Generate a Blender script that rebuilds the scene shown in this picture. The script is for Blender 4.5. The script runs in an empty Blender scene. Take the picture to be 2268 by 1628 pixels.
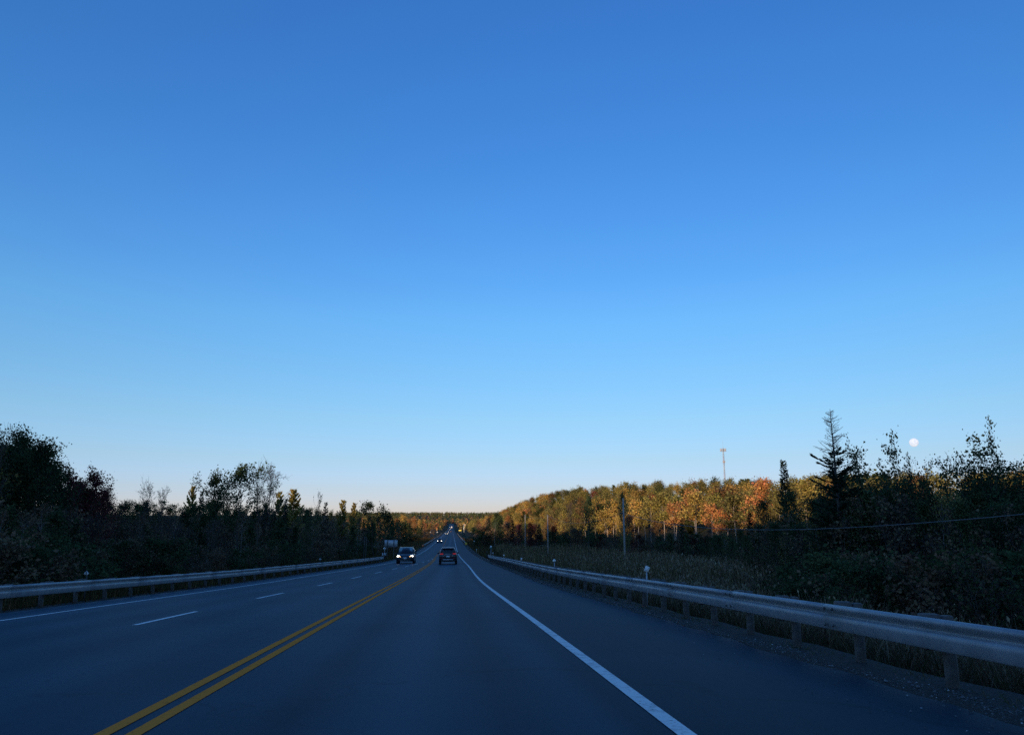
import bpy, math, random
import numpy as np
from mathutils import Vector, Matrix

C = bpy.context.scene.collection
SC = bpy.context.scene
rnd = random.Random(7)
RS = np.random.RandomState

# ------------------------------------------------------------------ camera, sky, sun, exposure
PITCH = math.atan((526 - 367) / 745)
FD = 745 * 2268 / 1024
cam = bpy.data.objects.new('camera', bpy.data.cameras.new('camera'))
C.objects.link(cam)
cam.location = (0, 0, 0)
cam.rotation_euler = (math.pi / 2 + PITCH, 0, 0)
cam.data.sensor_width = 36
cam.data.lens = 36 * 745 / 1024
cam.data.clip_start = 0.1
cam.data.clip_end = 20000
SC.camera = cam

SUN_AZ, SUN_EL = math.radians(208), math.radians(2.7)       # clockwise from +Y: behind the camera, to the left
world = bpy.data.worlds.new('World'); SC.world = world; world.use_nodes = True
nt = world.node_tree; nd = nt.nodes; lk = nt.links
bg = nd['Background']
sky = nd.new('ShaderNodeTexSky'); sky.sky_type = 'NISHITA'; sky.sun_disc = False
sky.sun_elevation = SUN_EL; sky.sun_rotation = SUN_AZ
sky.air_density = 1; sky.dust_density = 0; sky.ozone_density = 3
tc = nd.new('ShaderNodeTexCoord'); sep = nd.new('ShaderNodeSeparateXYZ'); lk.new(tc.outputs['Generated'], sep.inputs[0])
mr = nd.new('ShaderNodeMapRange'); mr.inputs[1].default_value = 0; mr.inputs[2].default_value = 0.65
lk.new(sep.outputs[2], mr.inputs[0])
cr = nd.new('ShaderNodeValToRGB'); lk.new(mr.outputs[0], cr.inputs[0])
TINT = [(0.0, (3.15, 4.35, 16.5)), (0.0116, (3.2, 4.35, 15.3)), (0.0271, (3.38, 4.2, 12.0)), (0.048, (3.45, 3.98, 8.7)), (0.0847, (3.74, 3.92, 6.0)),
        (0.1375, (3.85, 4.08, 5.06)), (0.2009, (3.6, 4.22, 5.02)), (0.2635, (3.3, 4.38, 5.3)), (0.3195, (2.85, 4.15, 5.45)),
        (0.3882, (2.55, 4.0, 5.55)), (0.4663, (2.25, 3.82, 5.55)), (0.6186, (2.05, 3.66, 5.7))]
el = cr.color_ramp.elements
while len(el) < len(TINT): el.new(0.5)
for e, (z, c) in zip(el, TINT):
    e.position = z / 0.65; e.color = (c[0] / 20, c[1] / 20, c[2] / 20, 1)
dot = nd.new('ShaderNodeVectorMath'); dot.operation = 'DOT_PRODUCT'; lk.new(tc.outputs['Generated'], dot.inputs[0])
dot.inputs[1].default_value = (math.sin(SUN_AZ), math.cos(SUN_AZ), 0)
ms = nd.new('ShaderNodeMapRange'); ms.inputs[1].default_value = .1; ms.inputs[2].default_value = .95; lk.new(dot.outputs['Value'], ms.inputs[0])
wm = nd.new('ShaderNodeMix'); wm.data_type = 'RGBA'; lk.new(ms.outputs[0], wm.inputs[0]); lk.new(cr.outputs[0], wm.inputs[6]); wm.inputs[7].default_value = (2.7 / 20, 2.9 / 20, 3.9 / 20, 1)
mx = nd.new('ShaderNodeMapRange'); mx.inputs[1].default_value = -.57; mx.inputs[2].default_value = .57; mx.inputs[3].default_value = 1.10; mx.inputs[4].default_value = .83; lk.new(sep.outputs[0], mx.inputs[0])
ev = nd.new('ShaderNodeVectorMath'); ev.operation = 'SCALE'; lk.new(wm.outputs[2], ev.inputs[0]); lk.new(mx.outputs[0], ev.inputs[3])
mul = nd.new('ShaderNodeVectorMath'); mul.operation = 'MULTIPLY'
lk.new(sky.outputs[0], mul.inputs[0]); lk.new(ev.outputs[0], mul.inputs[1])
sca = nd.new('ShaderNodeVectorMath'); sca.operation = 'SCALE'; sca.inputs[3].default_value = 20
lk.new(mul.outputs[0], sca.inputs[0])
lk.new(sca.outputs[0], bg.inputs[0]); bg.inputs[1].default_value = 0.1

SUND = Vector((math.sin(SUN_AZ) * math.cos(SUN_EL), math.cos(SUN_AZ) * math.cos(SUN_EL), math.sin(SUN_EL)))
sun = bpy.data.objects.new('sun', bpy.data.lights.new('sun', 'SUN')); C.objects.link(sun)
sun.data.energy = 5.0; sun.data.color = (1.0, 0.72, 0.45); sun.data.angle = math.radians(0.5)
sun.rotation_euler = (-SUND).to_track_quat('-Z', 'Y').to_euler()

SC.view_settings.view_transform = 'Standard'; SC.view_settings.look = 'None'
SC.view_settings.exposure = 0; SC.view_settings.gamma = 1; SC.view_settings.use_curve_mapping = False
SC.cycles.max_bounces = 5; SC.cycles.diffuse_bounces = 3; SC.cycles.glossy_bounces = 3
SC.cycles.transmission_bounces = 3; SC.cycles.transparent_max_bounces = 6
SC.cycles.use_denoising = False
SC.cycles.sample_clamp_indirect = 4

# ------------------------------------------------------------------ road geometry (curve of the right edge line)
KN = np.array([0, 15, 35, 60, 90, 130, 180, 250, 350, 500, 750, 1100.])
KX = np.array([1.587, 0.312, -1.362, -3.215, -5.55, -8.906, -12.917, -18.44, -26.276, -38.111, -57.924, -85.454])
KZ = np.array([-1.138, -1.685, -2.438, -3.2, -4.032, -4.855, -5.504, -5.841, -5.958, -6.12, -6.15, -6.05])
def _nat(v, x):
    n = len(KN); h = np.diff(KN); A = np.zeros((n, n)); b = np.zeros(n); A[0, 0] = A[-1, -1] = 1
    for i in range(1, n - 1):
        A[i, i-1] = h[i-1]; A[i, i] = 2 * (h[i-1] + h[i]); A[i, i+1] = h[i]
        b[i] = 6 * ((v[i+1] - v[i]) / h[i] - (v[i] - v[i-1]) / h[i-1])
    m = np.linalg.solve(A, b)
    j = np.clip(np.searchsorted(KN, x) - 1, 0, n - 2); t = x - KN[j]; hh = h[j]
    return v[j] + t * ((v[j+1] - v[j]) / hh - hh * (2 * m[j] + m[j+1]) / 6) + t * t * m[j] / 2 + t**3 * (m[j+1] - m[j]) / (6 * hh)
_ty = np.r_[np.linspace(0, 300, 601), np.linspace(302, 1100, 400)]
_tx = _nat(KX, _ty); _tz = _nat(KZ, _ty)
_ty2 = np.r_[-900, -300, -120, -40, _ty, 1400, 1700, 2000, 2300, 3000, 6000]
_tx2 = np.r_[_tx[0] + 900 * .086, _tx[0] + 300 * .086, _tx[0] + 120 * .086, _tx[0] + 40 * .086, _tx, np.array([-108.9, -132.4, -155.8, -179.3, -234, -470])]
_tz2 = np.r_[10, 6.5, 2.6, 0.15, _tz, -4.6, 0.2, 6.4, 9, 12, 14]
def Xr(y): return np.interp(y, _ty2, _tx2)
def Zr(y): return np.interp(y, _ty2, _tz2)
def SS(t):
    t = np.clip(t, 0, 1); return t * t * (3 - 2 * t)
def mid(y): return SS((132.1 - np.asarray(y, float)) / (132.1 - 17.3))      # the passing lane, tapering out
def oY(y): return -3.85 + 0 * np.asarray(y, float)
def oD(y): return -3.85 - 3.62 * mid(y)
def oL(y): return -7.47 - 3.62 * mid(y)
def sup(y): return 0.0194 * (1 - np.clip((np.asarray(y, float) - 40) / 160, 0, 1))
def zroad(o, y):
    o = np.asarray(o, float)
    return Zr(y) + np.where(o <= 0, sup(y) * o, -0.055 * o)
PR = 2.95
def oPR(y): y = np.asarray(y, float); return PR + .07 * np.sin(y * 1.3) * np.sin(y * .37 + 1) + .05 * np.sin(y * 3.7 + np.sin(y * 1.9))
def oPL(y): return oL(y) - 1.45

def hillH(y): return np.interp(y, [0, 90, 200, 330, 420, 560, 700, 850, 1000, 1150], [3, 5, 7, 12, 15, 16, 14, 9, 3, 0])
def hillF(y): return np.interp(y, [0, 100, 200, 300, 400, 500, 600, 800, 1100], [66, 66, 64, 52, 39, 31, 27, 24, 22])
def wob(x, y):
    return (np.sin(x * .13 + y * .071) + np.sin(x * .057 - y * .11 + 2) + .5 * np.sin(x * .31 + y * .29 + 1)) * .22
def gz(o, y):
    """height of the ground at offset o from the right edge line"""
    o = np.asarray(o, float); y = np.asarray(y, float)
    x = o + Xr(y)
    nb = np.interp(y, [-300, -60, 0, 40, 90, 150, 250, 1100, 1400, 2000, 2600, 6000], [6, 0.0, -2.8, -4.2, -5.7, -6.7, -7.1, -7.1, -5.5, 5.5, 10, 14])
    eR = 4.1; eL = oPL(y) - .75
    zR = zroad(eR, y) - .06 - (o - eR) * .45
    zL = zroad(eL, y) - .06 - (eL - o) * .30
    nl = np.maximum(nb + .6, Zr(y) - 1.5)
    r = np.maximum(zR, nb + wob(x, y) * SS((o - 8) / 10)) + hillH(y) * SS((o - hillF(y)) / np.interp(y, [250, 400], [50, 38])) + np.interp(o, [hillF(0) + 60, 400, 1500], [0, 4, 10])
    l = np.maximum(zL, nl + wob(x, y) * SS((-o - 20) / 10))
    z = np.where(o > eR, r, np.where(o < eL, l, zroad(np.clip(o, eL, eR), y) - .06))
    far = SS((y - 1750) / 1500)
    z = z + far * 34 * SS((np.abs(o) - 14) / 200 + (y - 2150) / 250)
    s = x * .4695 + y * .8829
    z = z + SS((-s - 70) / 180) * np.maximum(0, 12.5 - z)
    return z

def at(xd, yd, y):
    """the point at distance y on the sight line through (xd, yd) of the 2268-wide photograph"""
    u = (xd - 1134) / FD; v = (814 - yd) / FD
    d = (u, math.cos(PITCH) - v * math.sin(PITCH), math.sin(PITCH) + v * math.cos(PITCH))
    k = y / d[1]
    return Vector((d[0] * k, y, d[2] * k))
def ux(xd):                      # tan of the bearing, near the horizon
    p = at(xd, 1165, 1.0); return p.x
def shade_z(x, y): return 9 - .0437 * (x * .4695 + y * .8829)

# ------------------------------------------------------------------ helpers
def mesh(name, V, F, mat=None, smooth=False):
    me = bpy.data.meshes.new(name)
    V = np.asarray(V, np.float32).reshape(-1, 3)
    if isinstance(F, np.ndarray): F = [F]
    F = [np.asarray(f, np.int32) for f in F if len(f)]
    me.vertices.add(len(V)); me.vertices.foreach_set('co', V.ravel())
    nl = sum(f.size for f in F); npoly = sum(len(f) for f in F)
    me.loops.add(nl); me.polygons.add(npoly)
    me.loops.foreach_set('vertex_index', np.concatenate([f.ravel() for f in F]))
    tot = np.concatenate([np.full(len(f), f.shape[1], np.int32) for f in F])
    st = np.r_[0, np.cumsum(tot)[:-1]].astype(np.int32)
    me.polygons.foreach_set('loop_start', st)
    try: me.polygons.foreach_set('loop_total', tot)
    except Exception: pass
    if smooth: me.polygons.foreach_set('use_smooth', np.ones(npoly, bool))
    me.update(calc_edges=True)
    if mat: me.materials.append(mat)
    return me
def link(name, me, parent=None, loc=(0, 0, 0), rot=(0, 0, 0), scale=None):
    o = bpy.data.objects.new(name, me); C.objects.link(o)
    if parent: o.parent = parent
    o.location = loc; o.rotation_euler = rot
    if scale is not None: o.scale = scale if hasattr(scale, '__len__') else (scale,) * 3
    return o
def tag(o, label=None, cat=None, group=None, kind=None):
    if label: o['label'] = label
    if cat: o['category'] = cat
    if group: o['group'] = group
    if kind: o['kind'] = kind
    return o
def thing(name, label, cat, loc=(0, 0, 0), rot=(0, 0, 0), group=None, scale=None):
    return tag(link(name, None, None, loc, rot, scale), label, cat, group)

class MB:
    """collects boxes, tubes and hulls into one mesh"""
    def __init__(s): s.v = []; s.f = {}; s.n = 0
    def add(s, V, F):
        V = np.asarray(V, float).reshape(-1, 3); s.v.append(V)
        for f in F: s.f.setdefault(len(f), []).append([i + s.n for i in f])
        s.n += len(V); return s
    def addarr(s, V, F):
        V = np.asarray(V, float).reshape(-1, 3); s.v.append(V)
        s.f.setdefault(F.shape[1], []).extend((F + s.n).tolist()); s.n += len(V); return s
    def box(s, c, d, bev=0.0):
        c = np.array(c, float); h = np.array(d, float) / 2
        if bev <= 0:
            V = [c + h * np.array(p) for p in ((-1,-1,-1),(1,-1,-1),(1,1,-1),(-1,1,-1),(-1,-1,1),(1,-1,1),(1,1,1),(-1,1,1))]
            return s.add(V, [(0,3,2,1),(4,5,6,7),(0,1,5,4),(1,2,6,5),(2,3,7,6),(3,0,4,7)])
        b = min(bev, h.min() * .9)
        ring = [(h[0]-b,-h[1]),(h[0],-h[1]+b),(h[0],h[1]-b),(h[0]-b,h[1]),(-h[0]+b,h[1]),(-h[0],h[1]-b),(-h[0],-h[1]+b),(-h[0]+b,-h[1])]
        V = []
        for z, k in ((-h[2], b), (-h[2]+b, 0), (h[2]-b, 0), (h[2], b)):
            for x, y in ring:
                V.append((c[0] + x - math.copysign(k, x) * (abs(x) > k), c[1] + y - math.copysign(k, y) * (abs(y) > k), c[2] + z))
        F = [tuple(range(7, -1, -1)), tuple(range(24, 32))]
        for r in range(3):
            for i in range(8): F.append((r*8+i, r*8+(i+1)%8, r*8+8+(i+1)%8, r*8+8+i))
        return s.add(V, F)
    def tube(s, P, R, k=6, cap=True):
        P = np.asarray(P, float); R = np.broadcast_to(np.asarray(R, float), (len(P),))
        T = np.gradient(P, axis=0); T /= np.linalg.norm(T, axis=1)[:, None] + 1e-9
        a = np.array((0, 0, 1.)) if abs(T[0, 2]) < .9 else np.array((1., 0, 0))
        U = np.cross(T, a); U /= np.linalg.norm(U, axis=1)[:, None] + 1e-9; W = np.cross(T, U)
        an = np.arange(k) * 2 * math.pi / k
        V = P[:, None] + R[:, None, None] * (np.cos(an)[None, :, None] * U[:, None] + np.sin(an)[None, :, None] * W[:, None])
        F = []
        for i in range(len(P) - 1):
            for j in range(k): F.append((i*k+j, i*k+(j+1) % k, (i+1)*k+(j+1) % k, (i+1)*k+j))
        if cap: F += [tuple(range(k-1, -1, -1)), tuple(range((len(P)-1)*k, len(P)*k))]
        return s.add(V.reshape(-1, 3), F)
    def hull(s, st, cap=True):
        """stations: list of rings of equal count"""
        k = len(st[0]); V = np.concatenate([np.asarray(r, float) for r in st]); F = []
        for i in range(len(st) - 1):
            for j in range(k): F.append((i*k+j, i*k+(j+1) % k, (i+1)*k+(j+1) % k, (i+1)*k+j))
        if cap: F += [tuple(range(k-1, -1, -1)), tuple(range((len(st)-1)*k, len(st)*k))]
        return s.add(V, F)
    def slab(s, pts, n, t):
        """a plate with outline pts, thickness t along n"""
        P = np.asarray(pts, float); n = np.asarray(n, float); n = n / np.linalg.norm(n); k = len(P)
        V = np.concatenate([P - n * t / 2, P + n * t / 2])
        return s.add(V, [tuple(range(k-1, -1, -1)), tuple(range(k, 2*k))] + [(i, (i+1) % k, k+(i+1) % k, k+i) for i in range(k)])
    def mesh(s, name, mat=None, smooth=False):
        return mesh(name, np.concatenate(s.v), [np.array(f) for f in s.f.values()] if True else None, mat, smooth)
    def obj(s, name, mat, parent=None, loc=(0, 0, 0), rot=(0, 0, 0), smooth=False):
        return link(name, s.mesh(name, mat, smooth), parent, loc, rot)

# ------------------------------------------------------------------ materials
MAT = {}
def mat(name, col, rough=.6, metal=0.0, spec=.5, emit=None, estr=0, noise=None, coat=0):
    """principled material; noise = (scale, darker colour, contrast) mottles the colour with grain and wear"""
    if name in MAT: return MAT[name]
    m = bpy.data.materials.new(name); m.use_nodes = True; t = m.node_tree; b = t.nodes['Principled BSDF']
    b.inputs['Base Color'].default_value = (*col, 1); b.inputs['Roughness'].default_value = rough
    b.inputs['Metallic'].default_value = metal; b.inputs['Specular IOR Level'].default_value = spec
    if coat: b.inputs['Coat Weight'].default_value = coat; b.inputs['Coat Roughness'].default_value = .05
    if emit: b.inputs['Emission Color'].default_value = (*emit, 1); b.inputs['Emission Strength'].default_value = estr
    if noise:
        tcn = t.nodes.new('ShaderNodeTexCoord'); n = t.nodes.new('ShaderNodeTexNoise'); r = t.nodes.new('ShaderNodeValToRGB')
        n.inputs['Scale'].default_value = noise[0]; n.inputs['Detail'].default_value = 5
        t.links.new(tcn.outputs['Object'], n.inputs['Vector']); t.links.new(n.outputs[0], r.inputs[0])
        k = noise[2]; r.color_ramp.elements[0].position = .5 - .5 * k; r.color_ramp.elements[1].position = .5 + .5 * k
        r.color_ramp.elements[0].color = (*noise[1], 1); r.color_ramp.elements[1].color = (*col, 1)
        t.links.new(r.outputs[0], b.inputs['Base Color'])
    MAT[name] = m
    return m

def leaf_mat(name, attr=False, trans=.28, vary=.55):
    m = bpy.data.materials.new(name); m.use_nodes = True; t = m.node_tree; t.nodes.clear()
    out = t.nodes.new('ShaderNodeOutputMaterial'); mix = t.nodes.new('ShaderNodeMixShader'); mix.inputs[0].default_value = trans
    di = t.nodes.new('ShaderNodeBsdfDiffuse'); tr = t.nodes.new('ShaderNodeBsdfTranslucent')
    if attr: s = t.nodes.new('ShaderNodeAttribute'); s.attribute_name = 'col'; src = s.outputs['Color']
    else: s = t.nodes.new('ShaderNodeObjectInfo'); src = s.outputs['Color']
    g = t.nodes.new('ShaderNodeNewGeometry'); hs = t.nodes.new('ShaderNodeHueSaturation')
    mv = t.nodes.new('ShaderNodeMapRange'); mv.inputs[3].default_value = 1 - vary; mv.inputs[4].default_value = 1 + vary
    t.links.new(g.outputs['Random Per Island'], mv.inputs[0]); t.links.new(mv.outputs[0], hs.inputs['Value'])
    mh = t.nodes.new('ShaderNodeMath'); mh.operation = 'MULTIPLY'; mh.inputs[1].default_value = 7.31
    mf = t.nodes.new('ShaderNodeMath'); mf.operation = 'FRACT'; t.links.new(g.outputs['Random Per Island'], mh.inputs[0]); t.links.new(mh.outputs[0], mf.inputs[0])
    m2 = t.nodes.new('ShaderNodeMapRange'); m2.inputs[3].default_value = .475; m2.inputs[4].default_value = .525
    t.links.new(mf.outputs[0], m2.inputs[0]); t.links.new(m2.outputs[0], hs.inputs['Hue'])
    t.links.new(src, hs.inputs['Color'])
    t.links.new(hs.outputs[0], di.inputs[0]); t.links.new(hs.outputs[0], tr.inputs[0])
    t.links.new(di.outputs[0], mix.inputs[1]); t.links.new(tr.outputs[0], mix.inputs[2]); t.links.new(mix.outputs[0], out.inputs[0])
    MAT[name] = m; return m
leaf_mat('leaf'); leaf_mat('needle', trans=.1, vary=.4); leaf_mat('blade', attr=True, trans=.2, vary=.45); leaf_mat('far_leaf', attr=True, trans=.15, vary=.4)
mat('bark', (.085, .07, .058), .9, noise=(9, (.035, .03, .027), .5))
mat('bark_pale', (.42, .36, .30), .85, noise=(7, (.2, .16, .13), .6))
mat('birch', (.30, .29, .28), .8, noise=(6, (.07, .065, .06), .45))
mat('twig', (.06, .05, .045), .9)
mat('steel', (.34, .36, .385), .55, .2, noise=(4, (.19, .205, .22), .8))
mat('post_wood', (.14, .13, .125), .85, noise=(11, (.055, .05, .048), .6))
mat('bolt', (.10, .10, .10), .5, .8)
mat('white_sheet', (.80, .80, .80), .5)
mat('alu_back', (.42, .44, .46), .45, .5)
mat('dark_post', (.05, .05, .05), .7)
mat('black', (.012, .012, .013), .6)
mat('rubber', (.015, .015, .016), .85)
mat('chrome', (.75, .76, .78), .15, 1)
mat('pole_wood', (.42, .38, .34), .85, noise=(6, (.24, .21, .19), .6))
mat('cable', (.08, .08, .085), .6)

def uvmat_asphalt():
    m = bpy.data.materials.new('asphalt'); m.use_nodes = True; t = m.node_tree; b = t.nodes['Principled BSDF']; N = t.nodes.new; L = t.links.new
    uv = N('ShaderNodeUVMap'); uv.uv_map = 'uv'
    sp = N('ShaderNodeSeparateXYZ'); L(uv.outputs[0], sp.inputs[0])
    ob = N('ShaderNodeTexCoord')
    fine = N('ShaderNodeTexNoise'); fine.inputs['Scale'].default_value = 70; fine.inputs['Detail'].default_value = 3; L(ob.outputs['Object'], fine.inputs['Vector'])
    st = N('ShaderNodeMapping'); st.inputs['Scale'].default_value = (4.5, .05, 1); L(uv.outputs[0], st.inputs[0])
    streak = N('ShaderNodeTexNoise'); streak.inputs['Scale'].default_value = 1.3; streak.inputs['Detail'].default_value = 6; streak.inputs['Roughness'].default_value = .65; L(st.outputs[0], streak.inputs['Vector'])
    blot = N('ShaderNodeTexNoise'); blot.inputs['Scale'].default_value = .35; blot.inputs['Detail'].default_value = 4; L(ob.outputs['Object'], blot.inputs['Vector'])
    # wheel tracks: polished bands across the offset
    ramp = N('ShaderNodeValToRGB'); mr = N('ShaderNodeMapRange'); mr.inputs[1].default_value = -13; mr.inputs[2].default_value = 3.5
    L(sp.outputs[0], mr.inputs[0]); L(mr.outputs[0], ramp.inputs[0])
    pts = [(-13, .62), (-10.9, .62), (-10.4, .5), (-9.9, .42), (-9.1, .55), (-8.2, .42), (-7.5, .55), (-6.6, .44), (-5.6, .56), (-4.8, .45), (-4.0, .5), (-3.2, .50), (-2.75, .36), (-1.95, .66), (-1.1, .36), (-.5, .50), (-.25, .34), (.1, .32), (.35, .30), (3.5, .30)]
    e = ramp.color_ramp.elements
    while len(e) < len(pts): e.new(.5)
    for q, (o, v) in zip(e, pts): q.position = (o + 13) / 16.5; q.color = (v, v, v, 1)
    def mth(op, a, bb):
        n = N('ShaderNodeMath'); n.operation = op
        for i, x in enumerate((a, bb)):
            if isinstance(x, (int, float)): n.inputs[i].default_value = x
            else: L(x, n.inputs[i])
        return n.outputs[0]
    tot = mth('ADD', mth('MULTIPLY', ramp.outputs[0], .95), mth('ADD', mth('MULTIPLY', streak.outputs[0], .12), mth('ADD', mth('MULTIPLY', fine.outputs[0], .36), mth('MULTIPLY', blot.outputs[0], .25))))
    c = N('ShaderNodeValToRGB'); L(tot, c.inputs[0])
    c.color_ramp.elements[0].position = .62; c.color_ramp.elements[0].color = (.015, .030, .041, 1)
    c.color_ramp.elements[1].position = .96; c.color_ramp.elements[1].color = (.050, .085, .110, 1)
    vo = N('ShaderNodeTexVoronoi'); vo.feature = 'DISTANCE_TO_EDGE'; vo.inputs['Scale'].default_value = .16
    wv = N('ShaderNodeTexNoise'); wv.inputs['Scale'].default_value = 1.2; wv.inputs['Detail'].default_value = 5; L(ob.outputs['Object'], wv.inputs['Vector'])
    av = N('ShaderNodeVectorMath'); av.operation = 'MULTIPLY_ADD'; av.inputs[1].default_value = (2.2, 2.2, 0); L(wv.outputs['Color'], av.inputs[0]); L(ob.outputs['Object'], av.inputs[2]); L(av.outputs[0], vo.inputs['Vector'])
    cm = N('ShaderNodeMapRange'); cm.inputs[1].default_value = .001; cm.inputs[2].default_value = .005; cm.inputs[3].default_value = .8; cm.inputs[4].default_value = 1; L(vo.outputs['Distance'], cm.inputs[0])
    cx_ = N('ShaderNodeVectorMath'); cx_.operation = 'SCALE'; L(c.outputs[0], cx_.inputs[0]); L(cm.outputs[0], cx_.inputs[3])
    out = t.nodes['Material Output']; t.nodes.remove(b)
    di = N('ShaderNodeBsdfDiffuse'); gl = N('ShaderNodeBsdfGlossy'); gl.inputs['Roughness'].default_value = .38; gl.inputs[0].default_value = (.8, .9, 1, 1)
    L(cx_.outputs[0], di.inputs[0]); lw = N('ShaderNodeLayerWeight'); lw.inputs[0].default_value = .5
    pw = mth('POWER', lw.outputs['Facing'], 5.0); fc = mth('ADD', mth('MULTIPLY', pw, .085), .003)
    ms = N('ShaderNodeMixShader'); L(fc, ms.inputs[0]); L(di.outputs[0], ms.inputs[1]); L(gl.outputs[0], ms.inputs[2]); L(ms.outputs[0], out.inputs[0])
    bp = N('ShaderNodeBump'); bp.inputs['Strength'].default_value = .35; bp.inputs['Distance'].default_value = .012; L(fine.outputs[0], bp.inputs['Height']); L(bp.outputs[0], di.inputs['Normal'])
    MAT['asphalt'] = m
uvmat_asphalt()

def paint(name, col, worn):
    m = bpy.data.materials.new(name); m.use_nodes = True; t = m.node_tree; b = t.nodes['Principled BSDF']; N = t.nodes.new; L = t.links.new
    ob = N('ShaderNodeTexCoord'); n1 = N('ShaderNodeTexNoise'); n1.inputs['Scale'].default_value = 6; n1.inputs['Detail'].default_value = 8; n1.inputs['Roughness'].default_value = .7
    L(ob.outputs['Object'], n1.inputs['Vector'])
    r = N('ShaderNodeValToRGB'); L(n1.outputs[0], r.inputs[0])
    r.color_ramp.elements[0].position = .30; r.color_ramp.elements[0].color = (*[x * .55 for x in col], 1)
    r.color_ramp.elements[1].position = worn; r.color_ramp.elements[1].color = (*col, 1)
    n2 = N('ShaderNodeTexNoise'); n2.inputs['Scale'].default_value = 22; n2.inputs['Detail'].default_value = 6; n2.inputs['Roughness'].default_value = .75; L(ob.outputs['Object'], n2.inputs['Vector'])
    k = N('ShaderNodeMapRange'); k.inputs[1].default_value = .60; k.inputs[2].default_value = .66; L(n2.outputs[0], k.inputs[0])
    mx = N('ShaderNodeMix'); mx.data_type = 'RGBA'; L(k.outputs[0], mx.inputs[0]); L(r.outputs[0], mx.inputs[6]); mx.inputs[7].default_value = (.035, .04, .045, 1)
    dm = N('ShaderNodeBsdfDiffuse'); L(mx.outputs[2], dm.inputs[0]); L(dm.outputs[0], t.nodes['Material Output'].inputs[0]); t.nodes.remove(b)
    MAT[name] = m
paint('white_paint', (.92, .86, .80), .5); paint('yellow_paint', (.95, .285, .055), .42)

def ground_mat():
    m = bpy.data.materials.new('ground'); m.use_nodes = True; t = m.node_tree; b = t.nodes['Principled BSDF']; N = t.nodes.new; L = t.links.new
    ob = N('ShaderNodeTexCoord')
    a = N('ShaderNodeTexNoise'); a.inputs['Scale'].default_value = .12; a.inputs['Detail'].default_value = 8; a.inputs['Roughness'].default_value = .7; L(ob.outputs['Object'], a.inputs['Vector'])
    r = N('ShaderNodeValToRGB'); L(a.outputs[0], r.inputs[0]); e = r.color_ramp.elements
    e[0].position = .3; e[0].color = (.018, .024, .010, 1); e[1].position = .72; e[1].color = (.085, .062, .032, 1)
    x = e.new(.5); x.color = (.045, .040, .020, 1)
    L(r.outputs[0], b.inputs['Base Color']); b.inputs['Roughness'].default_value = .95; b.inputs['Specular IOR Level'].default_value = .1
    f = N('ShaderNodeTexNoise'); f.inputs['Scale'].default_value = 3; f.inputs['Detail'].default_value = 6; L(ob.outputs['Object'], f.inputs['Vector'])
    bp = N('ShaderNodeBump'); bp.inputs['Distance'].default_value = .25; L(f.outputs[0], bp.inputs['Height']); L(bp.outputs[0], b.inputs['Normal'])
    MAT['ground'] = m
ground_mat()
mat('gravel_bed', (.060, .057, .054), .95, noise=(28, (.016, .016, .016), .4), spec=.1)
mat('stone', (.13, .127, .125), .85)
_t = MAT['stone'].node_tree; _g = _t.nodes.new('ShaderNodeNewGeometry'); _r = _t.nodes.new('ShaderNodeValToRGB'); _t.links.new(_g.outputs['Random Per Island'], _r.inputs[0]); _t.links.new(_r.outputs[0], _t.nodes['Principled BSDF'].inputs['Base Color'])
for _i, (_p, _c) in enumerate(((0, .03), (.6, .10), (.95, .20), (.985, .5))):
    _e = _r.color_ramp.elements[_i] if _i < 2 else _r.color_ramp.elements.new(_p); _e.position = _p; _e.color = (_c, _c * .97, _c * .94, 1)

# ------------------------------------------------------------------ setting: terrain, road, verges, markings
def strip(name, ys, offs, zf, m, parent=None, uv=False, kind=None):
    ys = np.asarray(ys, float); rows = []
    O = np.stack([np.asarray(o(ys) if callable(o) else np.full(len(ys), o), float) for o in offs], 1)
    Y = np.repeat(ys[:, None], O.shape[1], 1)
    V = np.stack([O + Xr(Y), Y, zf(O, Y)], -1).reshape(-1, 3)
    n, k = O.shape
    i = (np.arange(n - 1)[:, None] * k + np.arange(k - 1)[None]).ravel()
    F = np.stack([i, i + 1, i + 1 + k, i + k], 1)
    me = mesh(name, V, F, MAT[m], smooth=True)
    if uv:
        u = me.uv_layers.new(name='uv'); q = np.stack([O.ravel(), Y.ravel()], 1)[F.ravel()]
        u.data.foreach_set('uv', q.astype(np.float32).ravel())
    o = link(name, me, parent)
    if kind: o['kind'] = kind
    return o
YS = np.r_[np.arange(-40, 0, 1.0), np.arange(0, 60, .4), np.arange(60, 160, 2), np.arange(160, 400, 5), np.arange(400, 1200, 15), np.arange(1200, 2320, 30)]
gy = np.r_[np.arange(-900, -60, 25), np.arange(-60, 60, 2.5), np.arange(60, 300, 5), np.arange(300, 1200, 15), np.arange(1200, 3600, 50), 4200, 5200, 7000]
gl = [-4000, -2500, -1500, -900, -600, -400, -300, -220, -160, -120, -90, -70, -55, -45, -38, -32, -27, -23, -20, -17.5, -15.5]
go = [*gl, lambda y: oPL(y) - .76, lambda y: oPL(y) - .1, -3.8, 2.8, 4.11, 4.8, 6, 7.5, 9, 11, 13, 16, 20, 25, 30, 36, 43, 50, 57, 64, 72, 80, 90, 100, 115, 135, 160, 200, 260, 340, 450, 650, 1000, 1700, 2800, 4000]
strip('ground', gy, go, gz, 'ground', kind='structure')
road = strip('road', YS, [oPL, oL, oD, oY, -1.9, 0, oPR], zroad, 'asphalt', uv=True, kind='structure')
def lift(y): return .005 + .00004 * np.maximum(y, 0)
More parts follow.
